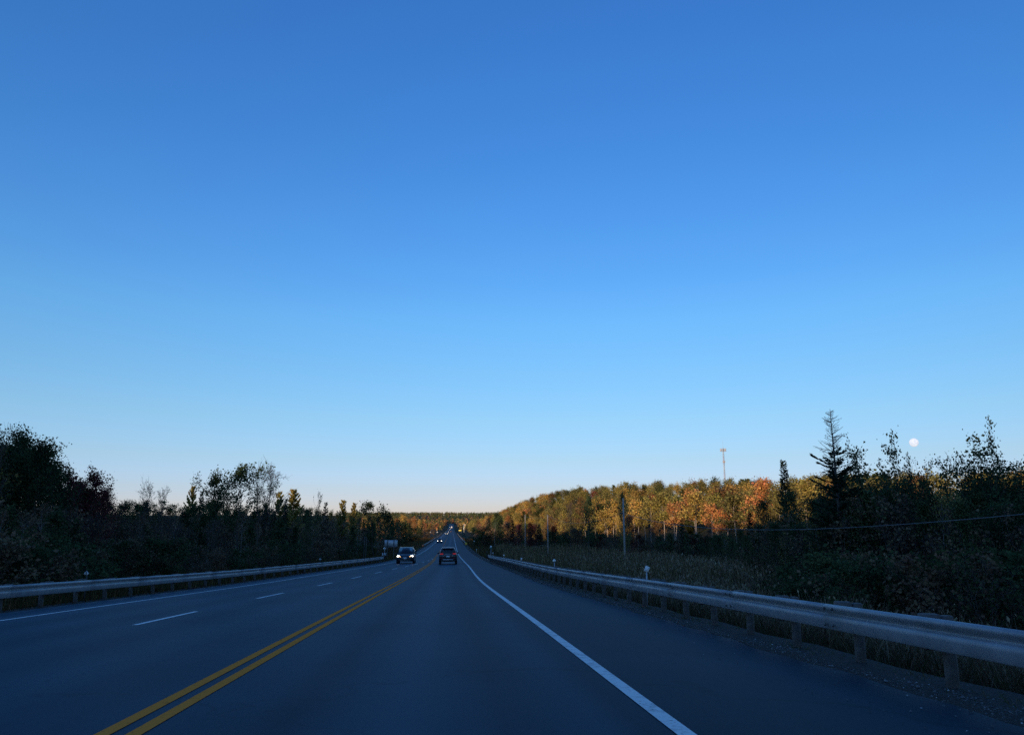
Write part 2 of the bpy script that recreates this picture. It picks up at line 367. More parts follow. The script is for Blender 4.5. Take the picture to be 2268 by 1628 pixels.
strip('gravel_verge', np.r_[np.arange(-40, 120, 1.), np.arange(120, 400, 5)], [PR - .25, 3.3, 3.7, 4.12], lambda o, y: zroad(o, y) - np.where(o < 2.9, .03, -.012 - .02 * np.sin(y * 3.1 + o * 5) * np.sin(y * 1.7)), 'gravel_bed', kind='structure')
strip('gravel_verge', np.r_[np.arange(-40, 120, 1.), np.arange(120, 400, 5)], [lambda y: oPL(y) - .8, lambda y: oPL(y) - .4, lambda y: oPL(y) + .06], lambda o, y: zroad(o, y) - .012, 'gravel_bed', kind='structure')
def line(name, m, c, w, y0, y1, step=None):
    ys = YS[(YS > y0) & (YS < y1)]; ys = np.r_[y0, ys, y1]
    return strip(name, ys, [lambda y: c(y) - w / 2, lambda y: c(y) + w / 2], lambda o, y: zroad(o, y) + lift(y), m, parent=road)
line('edge_line', 'white_paint', lambda y: 0 * y, .13, -30, 1150)
line('edge_line', 'white_paint', lambda y: oL(y), .12, -30, 1150)
line('centre_line', 'yellow_paint', lambda y: oY(y) - .113, .115, -30, 200)
line('centre_line', 'yellow_paint', lambda y: oY(y) + .113, .115, -30, 110)
for i in range(13):
    y0 = 112.5 + i * 9
    line('centre_dash', 'yellow_paint', lambda y: oY(y) + .113, .115, y0, y0 + 3.2)
line('centre_line', 'yellow_paint', lambda y: oY(y), .14, 232, 1150)
for i in range(-4, 11):
    y0 = 14.8 + 9.27 * i + (.6 if i > 1 else 0)
    line('lane_dash', 'white_paint', oD, .12, y0, y0 + 3.6)

# ------------------------------------------------------------------ tree builders: every prototype gives trunk and crown meshes, copied to each place
def quads(P, size, rng, up=.35, aspect=1.0, D=None):
    """leaf-shaped rhombs at P"""
    n = len(P)
    if D is None:
        D = rng.normal(size=(n, 3)); D[:, 2] += up * rng.normal(size=n)
    D = D / (np.linalg.norm(D, axis=1)[:, None] + 1e-9)
    A = rng.normal(size=(n, 3)); W = np.cross(D, A); W /= np.linalg.norm(W, axis=1)[:, None] + 1e-9
    s = (size * rng.uniform(.6, 1.35, n))[:, None]
    N = np.cross(D, W)
    w = s * aspect * .42
    V = np.stack([P - D * s * .5, P + W * w + N * s * .06, P + D * s * .5 - N * s * .08, P - W * w + N * s * .06], 1).reshape(-1, 3)
    return V, np.arange(n * 4).reshape(n, 4)
def poly(p0, d0, L, n, rng, wander=.15, curve=(0, 0, 0)):
    P = [np.array(p0, float)]; d = np.array(d0, float)
    for i in range(n):
        d = d + rng.normal(size=3) * wander + np.array(curve) / n
        d = d / np.linalg.norm(d); P.append(P[-1] + d * L / n)
    return np.array(P)
def samp(P, t):
    f = np.clip(t, 0, .9999) * (len(P) - 1); i = int(f); u = f - i
    return P[i] * (1 - u) + P[i+1] * u, (P[i+1] - P[i]) / (np.linalg.norm(P[i+1] - P[i]) + 1e-9)

def broadleaf(seed, H=10, c0=.3, spread=3.2, nb=22, nsub=5, nan=4, nleaf=5, leaf=.16, sig=.22, shape=None, tr=.13, elev=(10, 65), bark='bark', thin=0, stems=1, leafy=None, twigs=False, up=.5, aspect=1.0, tmin=.005):
    rng = RS(seed); wood = MB(); anc = []; tw = MB()
    for sidx in range(stems):
        d0 = np.array((0, 0, 1.)) if stems == 1 else np.array((math.cos(sidx * 2.4) * .32, math.sin(sidx * 2.4) * .32, 1.))
        Hs = H * (1 if sidx == 0 else rng.uniform(.7, .95))
        T = poly((0, 0, -.3), d0 / np.linalg.norm(d0), Hs + .3, 8, rng, .05 + thin)
        rt = tr * (H / 10) / math.sqrt(stems)
        wood.tube(T, np.linspace(rt, rt * .12, 9), 6)
        for i in range(nb // stems):
            t = c0 + (1 - c0) * (i + rng.rand()) / (nb // stems) * .99
            p, d = samp(T, t); k = (t - c0) / (1 - c0)
            Ls = spread * (shape(k) if shape else (math.sin(math.pi * (.12 + .85 * k)) ** .7)) * rng.uniform(.65, 1.2)
            az = i * 2.399 + rng.uniform(-.5, .5); e = math.radians(np.interp(k, [0, 1], elev) + rng.uniform(-12, 12))
            dr = np.array((math.cos(az) * math.cos(e), math.sin(az) * math.cos(e), math.sin(e)))
            B = poly(p, dr, Ls, 4, rng, .16, (0, 0, up)); rb = max(.012, rt * (1 - t) * .45 + .012)
            wood.tube(B, np.linspace(rb, rb * .3, 5), 4, False)
            lf = 1 if leafy is None else leafy(k, rng)
            for j in range(nsub):
                u = rng.uniform(.25, 1.0) if j else 1.0
                q, dd = samp(B, u); n = rng.normal(size=3); n -= n @ dd * dd; n /= np.linalg.norm(n)
                sd = dd * .75 + n * .75; Lq = Ls * .42 * rng.uniform(.6, 1.2)
                S = poly(q, sd / np.linalg.norm(sd), Lq, 3, rng, .22, (0, 0, up * .6))
                (tw if twigs else wood).tube(S, np.linspace(max(rb * .32 + .004, tmin), tmin, 4), 3, False)
                if twigs:
                    for _ in range(5):
                        q2, d2 = samp(S, rng.uniform(.15, 1)); n = rng.normal(size=3); sd2 = d2 + n * .5
                        tw.tube(poly(q2, sd2 / np.linalg.norm(sd2), Lq * .55 * rng.uniform(.5, 1.2), 2, rng, .2, (0, 0, up)), [.008, .006, .004], 3, False)
                if rng.rand() < lf:
                    for a in np.linspace(.2, 1, nan): anc.append(samp(S, a)[0])
    A = np.array(anc) if anc else np.zeros((0, 3))
    allv = np.concatenate(wood.v + tw.v); zt = allv[:, 2].max(); hi = allv[allv[:, 2] > .55 * zt]; cxy = hi[:, :2].mean(0) / hi[:, 2].mean()
    def straight(v): v[:, :2] -= cxy * np.clip(v[:, 2:3], 0, None)       # the crown stands over its foot
    for v in wood.v + tw.v: straight(v)
    if len(A): straight(A)
    H = max(zt, (A[:, 2].max() + sig * .5) if len(A) and nleaf else 0)
    out = {'H': H, 'trunk': wood.mesh('trunk', MAT[bark], True)}
    if len(A) and nleaf:
        P = np.repeat(A, nleaf, 0) + rng.normal(size=(len(A) * nleaf, 3)) * sig
        V, F = quads(P, leaf, rng, aspect=aspect); out['crown'] = mesh('crown', V, F, MAT['leaf'])
    if twigs: out['twigs'] = tw.mesh('twigs', MAT['twig' if bark == 'bark' else bark])
    return out

def conifer(seed, H=10, R=2.0, gap=.34, bpw=6, spray=.34, dens=6, c0=.08, pw=.85, droop=-.25, bare=None, bark='bark', tr=.12, wid=.32, rise=.75, lo=.6, skip=0):
    rng = RS(seed); wood = MB(); wood.tube(poly((0, 0, -.3), (0, 0, 1.), H + .3, 8, rng, 0), np.linspace(tr * H / 10, .012, 9), 6)
    PP = []; DD = []; h = c0 * H
    while h < H * .985:
        t = h / H
        for b in range(bpw):
            az = rng.uniform(0, 6.283); L = R * ((1 - t) / (1 - c0)) ** pw * rng.uniform(lo, 1.15) + .12
            if rng.rand() < skip: continue
            e = droop + rise * t + rng.uniform(-.15, .15)
            dr = np.array((math.cos(az) * math.cos(e), math.sin(az) * math.cos(e), math.sin(e)))
            B = poly((0, 0, h + rng.uniform(-.1, .1)), dr, L, 3, rng, .06, (0, 0, .35))
            wood.tube(B, np.linspace(.012 + .012 * L, .006, 4), 3, False)
            if bare and rng.rand() < bare(t):
                for _ in range(7):
                    q, dd = samp(B, rng.uniform(.15, 1)); n = rng.normal(size=3) * .9
                    sd = dd + n; wood.tube(poly(q, sd / np.linalg.norm(sd), L * .22 * rng.uniform(.4, 1.3), 3, rng, .3), [.008, .007, .006, .004], 3, False)
                continue
            n = max(3, int(dens * L / .4))
            for k in range(n):
                q, dd = samp(B, rng.uniform(.08, 1)); sidev = np.cross(dd, (0, 0, 1.)); sg = rng.choice((-1, 1))
                v = dd * .7 + sidev * sg * rng.uniform(.3, 1) + np.array((0, 0, rng.uniform(-.35, .15)))
                v /= np.linalg.norm(v); PP.append(q + v * spray * .4); DD.append(v)
        h += gap * (1.15 - .5 * t) * rng.uniform(.8, 1.2)
    V, F = quads(np.array(PP), spray, rng, aspect=wid / .42 * .5, D=np.array(DD))
    return {'H': H, 'trunk': wood.mesh('trunk', MAT[bark], True), 'crown': mesh('crown', V, F, MAT['needle'])}

PRO = {}
round_ = lambda k: math.sin(math.pi * (.18 + .72 * k)) ** .6
PRO['edge'] = [broadleaf(11 + i, 10, .14, 2.9, 34, 7, 4, 6, .15, .25, thin=.02) for i in range(3)]
PRO['airy'] = [broadleaf(21 + i, 10, .38, 3.0, 20, 7, 4, 7, .18, .22, elev=(25, 70), tr=.14, thin=.04) for i in range(2)]
PRO['vase'] = [broadleaf(31, 10, .42, 3.6, 22, 6, 4, 6, .22, .26, elev=(28, 75), tr=.16, thin=.05, stems=2)]
PRO['bare'] = [broadleaf(41 + i, 10, .3, 2.9, 30, 6, 3, 1, .14, .1, elev=(30, 75), twigs=True, leafy=lambda k, r: .45, tr=.11, tmin=.009) for i in range(2)]
PRO['brush'] = [broadleaf(51 + i, 5, .05, 1.7, 28, 5, 3, 3, .15, .18, elev=(35, 75), twigs=True, stems=4, tr=.10, leafy=lambda k, r: .6) for i in range(3)]
PRO['bush'] = [broadleaf(61 + i, 3, .05, 1.5, 26, 5, 4, 5, .13, .14, elev=(20, 70), stems=3, tr=.10) for i in range(2)]
PRO['spruce'] = [conifer(71 + i, 10, 1.9, dens=7) for i in range(2)]
PRO['pine'] = [conifer(76, 10, 2.1, gap=.62, bpw=6, spray=.42, dens=9, c0=.3, pw=.55, droop=.1, wid=.4)]
PRO['narrow'] = [conifer(81, 10, 1.7, gap=.3, bpw=6, spray=.28, dens=7, pw=1.0, droop=-.1)]
PRO['larch'] = [conifer(86, 12, 2.3, gap=.27, bpw=6, spray=.30, dens=16, lo=.35, skip=.12, rise=.3, wid=.3, c0=.12, pw=.62, droop=-.05, bare=lambda t: np.interp(t, [.5, .7, .8], [.08, .4, 1]), tr=.15)]
PRO['birch'] = [broadleaf(91 + i, 9, .4, 1.6, 16, 4, 3, 3, .16, .16, elev=(35, 70), bark='birch', tr=.075, thin=.05) for i in range(2)]
PRO['wood'] = [broadleaf(101 + i, 14, .56, 3.3, 17, 5, 4, 5, .42, .42, shape=round_, elev=(5, 75), bark='bark_pale', tr=.13) for i in range(4)]
PRO['woodlow'] = [broadleaf(111 + i, 12, .16, 3.6, 28, 6, 4, 7, .30, .46, shape=round_, elev=(5, 75), bark='bark_pale', tr=.13) for i in range(3)]
PRO['poplar'] = [broadleaf(121 + i, 10, .12, 2.6, 32, 6, 4, 5, .18, .20, elev=(40, 78), up=.9, tr=.12, thin=.03, aspect=1.25, leafy=lambda k, r: .85) for i in range(3)]
PRO['sprig'] = [broadleaf(141 + i, 10, .42, 2.6, 46, 6, 5, 2, .18, .22, tmin=.011, shape=lambda k: .55 + .5 * math.sin(math.pi * k), elev=(40, 78), up=.9, tr=.09, thin=.06, stems=5, aspect=1.2, leafy=lambda k, r: .8) for i in range(3)]
PRO['whip'] = [broadleaf(131, 10, .35, 1.5, 16, 3, 4, 3, .25, .12, elev=(55, 82), up=.8, tr=.08, thin=.06, stems=3, aspect=1.2)]

NTREE = [0]
def tree(kind, x, y, H, label, name, col, group=None, wid=1.0, bark=None, cat='tree', var=None, z=None, tilt=0):
    P = PRO[kind][(NTREE[0] if var is None else var) % len(PRO[kind])]; NTREE[0] += 1
    o = x - Xr(y); s = H / P['H']
    root = thing(name, label, cat, (x, y, float(gz(o, y)) - .05 if z is None else z), (tilt, 0, rnd.uniform(0, 6.28)), group, (s * wid, s * wid, s))
    for part in ('trunk', 'crown', 'twigs'):
        if part in P:
            c = link(part, P[part], root)
            if part == 'twigs': c['kind'] = 'stuff'
            if part == 'crown':
                v = rnd.uniform(.82, 1.2); c.color = (col[0] * v * rnd.uniform(.93, 1.07), col[1] * v, col[2] * v, 1)
    return root
def near(xd, marks):
    for x, ph in marks:
        if xd < x: return ph
    return marks[-1][1]
ML = [(40, 'at the left picture edge'), (140, 'below the tallest dark trees'), (250, 'below the maroon maples'), (320, 'left of the forked bare tree'), (395, 'below the forked bare tree'), (460, 'left of the leafy pair'), (560, 'below the leafy pair'), (640, 'below the tallest bare tree'), (720, 'near the sparse-leaved sapling'), (790, 'left of the two thin posts'), (840, 'behind the two thin posts'), (2000, 'by the blank sign back')]
MRT = [(1085, 'next to the far guardrail'), (1140, 'by the roadside clump'), (1200, 'left of the second pole'), (1290, 'between the two nearer poles'), (1370, 'left of the nearest pole'), (1460, 'right of the nearest pole'), (1540, 'below the lit trunks'), (1640, 'below the radio mast'), (1780, 'by the narrow spruce'), (1880, 'below the larch'), (1960, 'right of the larch'), (2060, 'below the moon'), (2180, 'right of the moon'), (9999, 'at the right picture edge')]
def treeD(kind, xd, y, top, *a, **k):
    """a tree at distance y seen at xd whose top stands at row top"""
    p = at(xd, top, y); H = p.z - float(gz(p.x - Xr(y), y))
    return tree(kind, p.x, y, max(H, .8), *a, **k)
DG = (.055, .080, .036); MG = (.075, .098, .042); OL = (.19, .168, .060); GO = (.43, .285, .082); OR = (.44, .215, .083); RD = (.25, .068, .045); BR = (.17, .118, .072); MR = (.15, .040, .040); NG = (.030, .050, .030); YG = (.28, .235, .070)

# ------------------------------------------------------------------ woods out of reach: the ridge behind the camera (it casts the dusk shade) and the far hills
def setcol(me, cols, per):
    a = me.color_attributes.new('col', 'FLOAT_COLOR', 'POINT')
    q = np.repeat(np.c_[cols, np.ones(len(cols))], per, 0).astype(np.float32); a.data.foreach_set('color', q.ravel())
def clump_forest(name, label, XY, H, W, cols, nq, size, seed, conif=None):
    rng = RS(seed); n = len(XY); Z = gz(XY[:, 0] - Xr(XY[:, 1]), XY[:, 1])
    d = rng.normal(size=(n, nq, 3)); d /= np.linalg.norm(d, axis=2)[..., None]; r = rng.uniform(.5, 1, (n, nq, 1)) ** .5
    P = d * r * np.stack([W, W, H * .42], 1)[:, None] + np.stack([XY[:, 0], XY[:, 1], Z + H * .58], 1)[:, None]
    if conif is not None:
        t = np.clip((P[..., 2] - Z[:, None]) / H[:, None], 0, 1); k = np.where(conif[:, None], (1 - t) * 1.2 + .05, 1)[..., None]
        c = np.stack([XY[:, 0], XY[:, 1]], 1)[:, None]; P[..., :2] = c + (P[..., :2] - c) * k
    V, F = quads(P.reshape(-1, 3), size, rng)
    me = mesh(name, V, F, MAT['far_leaf']); setcol(me, np.repeat(cols * rng.uniform(.75, 1.25, (n, 1)), nq, 0), 4)
    return tag(link(name, me), label, 'forest', kind='stuff')
rng = RS(5)
def pick(rng, n, table):
    cs = np.array([c for c, w in table]); w = np.array([w for c, w in table], float)
    return cs[rng.choice(len(cs), n, p=w / w.sum())]
# far hills
n = 4600; fy = 1000 + 2500 * rng.rand(n) ** .85; fu = rng.uniform(-.22, .09, n); XY = np.stack([fu * fy, fy], 1)
keep = np.abs(XY[:, 0] - Xr(fy) + 2) > np.where(fy < 2050, 13, 0); XY = XY[keep]; n = len(XY); fy = XY[:, 1]
cc = pick(rng, n, [(OR, 3), (BR, 5), (GO, 1.5), (OL, 3), (MG, 4), ((.14, .06, .035), 2)]); con = rng.rand(n) < .3; cc[con] = MG
hz = np.clip((fy - 1500) / 1700, 0, 1)[:, None]; 
cc = np.where((fy > 2300)[:, None], pick(rng, n, [(MG, 5), (DG, 3), (OL, 2), (BR, 2)]), cc)
clump_forest('forest', 'mixed autumn woods fading over the low hills at the end of the road', XY, rng.uniform(10, 16, n), rng.uniform(3, 5, n), cc, 34, 1.9, 6, con)
# ridge behind
n = 2400; s = -rng.uniform(215, 300, n); t = rng.uniform(-620, 620, n)
XY = np.stack([s * .4695 + t * .8829, s * .8829 - t * .4695], 1)
clump_forest('forest', 'woods on the ridge behind the road shading it from the low sun', XY, rng.uniform(5.5, 8, n), rng.uniform(4, 6, n), pick(rng, n, [(DG, 3), (OL, 2), (BR, 2)]), 40, 3.2, 8)

# ------------------------------------------------------------------ sunlit hillside wood on the right: every crown a tree of its own
HC = {'golden': (GO, 2.8), 'yellow-green': (YG, 4.0), 'olive green': (OL, 4.2), 'orange': (OR, .95), 'russet red': (RD, .35), 'rusty brown': ((.19, .11, .05), 1.4), 'dark green': ((.065, .075, .028), 2.4)}
def hill_wood():
    rng = RS(12); cand = []
    for d in np.arange(0, 96, 5.0):
        y = 62.0
        while y < 1000:
            yy = y + rng.uniform(-2, 2); o = hillF(yy) + d + rng.uniform(-2, 2); cand.append((o + Xr(yy), yy, d)); y += np.interp(y, [60, 250, 500, 1000], [5.2, 5.2, 8, 13]) * (1 if d < 6 else 1.15)
    cand.sort(key=lambda c: c[0]**2 + c[1]**2)
    hor = np.full(2600, -1.0); keys = list(HC); w = np.array([HC[k][1] for k in keys]); cnt = 0
    for x, y, d in cand:
        u = x / y
        if u > .74: continue
        if cnt >= 290: break
        ph = math.sin(x * .05 + y * .021) + math.sin(y * .043 - x * .02)
        p = w * np.array([1 + .5 * ph, 1, 1 - .4 * ph, 1 + .6 * math.sin(y * .03 + 1), 1 + .8 * math.sin(y * .05), 1, 1 - .4 * ph]); p = np.clip(p, .05, None)
        if y > 520: p[0] *= 1.3; p[6] *= .5
        k = keys[rng.choice(len(keys), p=p / p.sum())]
        H = rng.uniform(9.5, 15.5) * (1.0 if d > 12 or y > 300 else 1.1); z = float(gz(x - Xr(y), y)); H = min(H, (.0735 if u > .2 else .09) * y * rng.uniform(.88, 1.0) - z)
        if H < 6.5: continue
        top = (z + H) / y; wd = 2.6 / y
        b0, b1 = int((u - wd + .3) * 2400), int((u + wd + .3) * 2400) + 1
        if not (0 <= b0 < b1 < 2600): continue
        vis = top - hor[b0:b1].mean()
        if vis < .0055: continue
        hor[b0:b1] = np.maximum(hor[b0:b1], top - .006); cnt += 1
        where = 'front edge' if d < 8 else ('upper slope' if d > 38 else 'middle')
        con = k in ('dark green',) and rng.rand() < .35
        kd = 'pine' if con else ('wood' if d < 12 and y < 300 and rng.rand() < .85 else 'woodlow')
        xd = 1134 + FD * x / y * math.cos(PITCH)
        lab = {'front edge': f'{k} tree at the front edge of the lit wood, ', 'middle': f'{k} tree in the middle of the lit wood, ', 'upper slope': f'{k} tree on the skyline of the lit hill, '}[where] + near(xd, MRT).replace('below', 'behind' if xd > 1640 else 'below')
        if con: lab = lab.replace('tree', 'pine', 1)
        tree(kd, x, y, H, lab, 'pine_tree' if con else 'autumn_tree', HC[k][0], 'trees of the sunlit hillside wood', rng.uniform(1.05, 1.45))
    return cnt
print('hill trees', hill_wood())
# far roadside trees in the sun, both sides
def roadside():
    rng = RS(31)
    for side, o0, o1, y0, y1, n in ((-1, -22, -60, 330, 960, 46), (1, 20, 34, 430, 1000, 26)):
        for i in range(n):
            y = y0 + (y1 - y0) * (i + rng.rand()) / n; o = rng.uniform(o0, o1) if side > 0 else rng.uniform(o0, o0 - 12 - (y - y0) * .06)
            k = ['orange', 'golden', 'rusty brown', 'olive green', 'russet red'][rng.choice(5, p=[.32, .2, .22, .18, .08])]
            tree('woodlow', o + Xr(y), y, rng.uniform(9, 13) if side < 0 else rng.uniform(9, 14), f"{k} tree lining the {'left' if side < 0 else 'right'} of the road far ahead in the sun", 'roadside_tree', HC[k][0], 'sunlit roadside trees far ahead', rng.uniform(.8, 1.1))
roadside()

# ------------------------------------------------------------------ shaded trees on the left of the road
LT = 'trees on the shaded left side'
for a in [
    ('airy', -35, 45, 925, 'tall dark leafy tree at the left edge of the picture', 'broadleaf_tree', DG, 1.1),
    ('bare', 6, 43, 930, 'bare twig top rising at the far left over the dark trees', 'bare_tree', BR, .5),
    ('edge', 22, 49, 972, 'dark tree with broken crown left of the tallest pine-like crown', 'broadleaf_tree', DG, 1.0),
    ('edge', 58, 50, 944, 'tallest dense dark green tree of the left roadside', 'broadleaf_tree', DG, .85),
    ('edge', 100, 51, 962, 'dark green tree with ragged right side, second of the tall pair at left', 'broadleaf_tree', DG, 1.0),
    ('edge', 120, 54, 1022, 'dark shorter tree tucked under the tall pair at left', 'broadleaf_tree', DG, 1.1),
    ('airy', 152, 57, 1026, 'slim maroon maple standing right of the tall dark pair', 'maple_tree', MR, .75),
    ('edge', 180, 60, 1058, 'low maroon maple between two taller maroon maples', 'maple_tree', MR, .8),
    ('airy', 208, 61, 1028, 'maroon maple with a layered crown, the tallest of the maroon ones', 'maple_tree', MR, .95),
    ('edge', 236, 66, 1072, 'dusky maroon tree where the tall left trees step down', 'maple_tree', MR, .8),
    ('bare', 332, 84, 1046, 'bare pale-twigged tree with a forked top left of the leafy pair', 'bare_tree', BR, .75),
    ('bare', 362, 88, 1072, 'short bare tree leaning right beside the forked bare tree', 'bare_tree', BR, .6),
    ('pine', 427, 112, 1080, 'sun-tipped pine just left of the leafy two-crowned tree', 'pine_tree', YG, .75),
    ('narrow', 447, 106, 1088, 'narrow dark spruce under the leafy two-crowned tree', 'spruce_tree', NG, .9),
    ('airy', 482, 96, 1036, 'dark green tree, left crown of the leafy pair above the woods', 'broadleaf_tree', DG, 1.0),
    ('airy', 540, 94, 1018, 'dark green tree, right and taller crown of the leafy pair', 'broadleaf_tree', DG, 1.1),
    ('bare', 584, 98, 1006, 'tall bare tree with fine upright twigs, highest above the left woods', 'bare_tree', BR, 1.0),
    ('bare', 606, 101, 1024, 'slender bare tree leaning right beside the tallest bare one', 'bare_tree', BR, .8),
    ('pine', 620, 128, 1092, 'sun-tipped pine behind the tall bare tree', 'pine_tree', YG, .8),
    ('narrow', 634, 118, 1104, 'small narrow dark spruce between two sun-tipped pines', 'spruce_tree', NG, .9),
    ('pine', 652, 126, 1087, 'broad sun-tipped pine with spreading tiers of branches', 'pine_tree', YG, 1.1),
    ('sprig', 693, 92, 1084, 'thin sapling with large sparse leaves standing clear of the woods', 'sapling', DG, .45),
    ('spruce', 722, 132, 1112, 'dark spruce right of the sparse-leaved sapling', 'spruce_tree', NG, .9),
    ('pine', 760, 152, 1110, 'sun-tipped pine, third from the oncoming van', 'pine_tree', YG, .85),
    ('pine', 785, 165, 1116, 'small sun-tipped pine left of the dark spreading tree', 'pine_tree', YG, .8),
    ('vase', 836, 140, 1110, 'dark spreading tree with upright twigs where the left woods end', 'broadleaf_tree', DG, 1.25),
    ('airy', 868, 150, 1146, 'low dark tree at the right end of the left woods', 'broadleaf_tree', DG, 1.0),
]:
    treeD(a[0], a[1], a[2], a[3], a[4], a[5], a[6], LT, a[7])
rng = RS(44)
def ybase(xd): return float(np.interp(xd, [-60, 0, 150, 250, 450, 650, 850], [44, 48, 56, 88, 108, 132, 215]))
xd = -60
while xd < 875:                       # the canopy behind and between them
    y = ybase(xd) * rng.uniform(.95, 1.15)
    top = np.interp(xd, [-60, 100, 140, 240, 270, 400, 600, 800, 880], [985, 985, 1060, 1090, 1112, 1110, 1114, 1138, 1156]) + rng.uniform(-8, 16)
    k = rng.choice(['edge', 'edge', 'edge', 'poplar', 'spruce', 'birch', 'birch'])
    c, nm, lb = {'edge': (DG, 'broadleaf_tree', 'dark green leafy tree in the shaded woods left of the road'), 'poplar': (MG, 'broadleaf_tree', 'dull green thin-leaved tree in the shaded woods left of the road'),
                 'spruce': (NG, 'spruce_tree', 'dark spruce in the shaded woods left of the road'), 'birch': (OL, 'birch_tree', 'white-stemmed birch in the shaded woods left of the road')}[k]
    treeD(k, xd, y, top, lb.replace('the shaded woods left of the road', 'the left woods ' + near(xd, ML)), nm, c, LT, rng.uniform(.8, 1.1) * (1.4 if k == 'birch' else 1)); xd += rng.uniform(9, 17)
xd = -70
while xd < 890:                       # brush in front of the canopy
    y = ybase(xd) * rng.uniform(.70, .88); top = np.interp(xd, [-60, 150, 300, 880], [1100, 1120, 1142, 1158]) + rng.uniform(-16, 24)
    k = rng.choice(['brush', 'brush', 'poplar', 'birch', 'bare'])
    c, nm, lb = {'brush': (BR, 'brush_shrub', 'grey-brown twiggy brush in front of the left woods'), 'poplar': (DG, 'young_tree', 'young dark leafy tree in front of the left woods'), 'birch': (BR, 'birch_tree', 'thin pale-stemmed birch in front of the left woods'), 'bare': (BR, 'bare_tree', 'leafless young tree in front of the left woods')}[k]
    treeD(k, xd, y, top, lb.replace('in front of the left woods', 'before the left woods ' + near(xd, ML)), nm, c, 'brush in front of the left woods', rng.uniform(.9, 1.3), cat='shrub' if k == 'brush' else 'tree'); xd += rng.uniform(11, 19)
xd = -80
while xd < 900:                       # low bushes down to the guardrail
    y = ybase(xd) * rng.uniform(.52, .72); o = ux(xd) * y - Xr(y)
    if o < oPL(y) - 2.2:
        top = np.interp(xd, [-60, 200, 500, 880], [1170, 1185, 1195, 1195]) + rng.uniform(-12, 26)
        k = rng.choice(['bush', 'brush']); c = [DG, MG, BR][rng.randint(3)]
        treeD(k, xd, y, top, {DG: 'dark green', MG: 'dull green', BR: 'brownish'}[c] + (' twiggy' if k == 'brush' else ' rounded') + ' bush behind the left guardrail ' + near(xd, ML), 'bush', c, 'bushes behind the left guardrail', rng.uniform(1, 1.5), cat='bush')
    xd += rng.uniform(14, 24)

xd = 884
rng = RS(46)
while xd < 966:                       # low growth tapering towards the road's vanishing point
    y = float(np.interp(xd, [884, 940, 966], [235, 400, 640])) * rng.uniform(.95, 1.05)
    k = rng.choice(['bush', 'edge', 'spruce']); c = [DG, MG, BR][rng.randint(3)]
    treeD(k, xd, y, float(np.interp(xd, [884, 920, 966], [1154, 1166, 1168])) + rng.uniform(-5, 7), ('dark little spruce' if k == 'spruce' else 'low dark bush' if k == 'bush' else 'small dark leafy tree') + ' beyond the sign back, left of the distant guardrail', {'bush': 'bush', 'edge': 'young_tree', 'spruce': 'spruce_tree'}[k], NG if k == 'spruce' else c, 'low growth beyond the sign back', rng.uniform(1.1, 1.5), cat='bush' if k == 'bush' else 'tree'); xd += rng.uniform(6, 10)

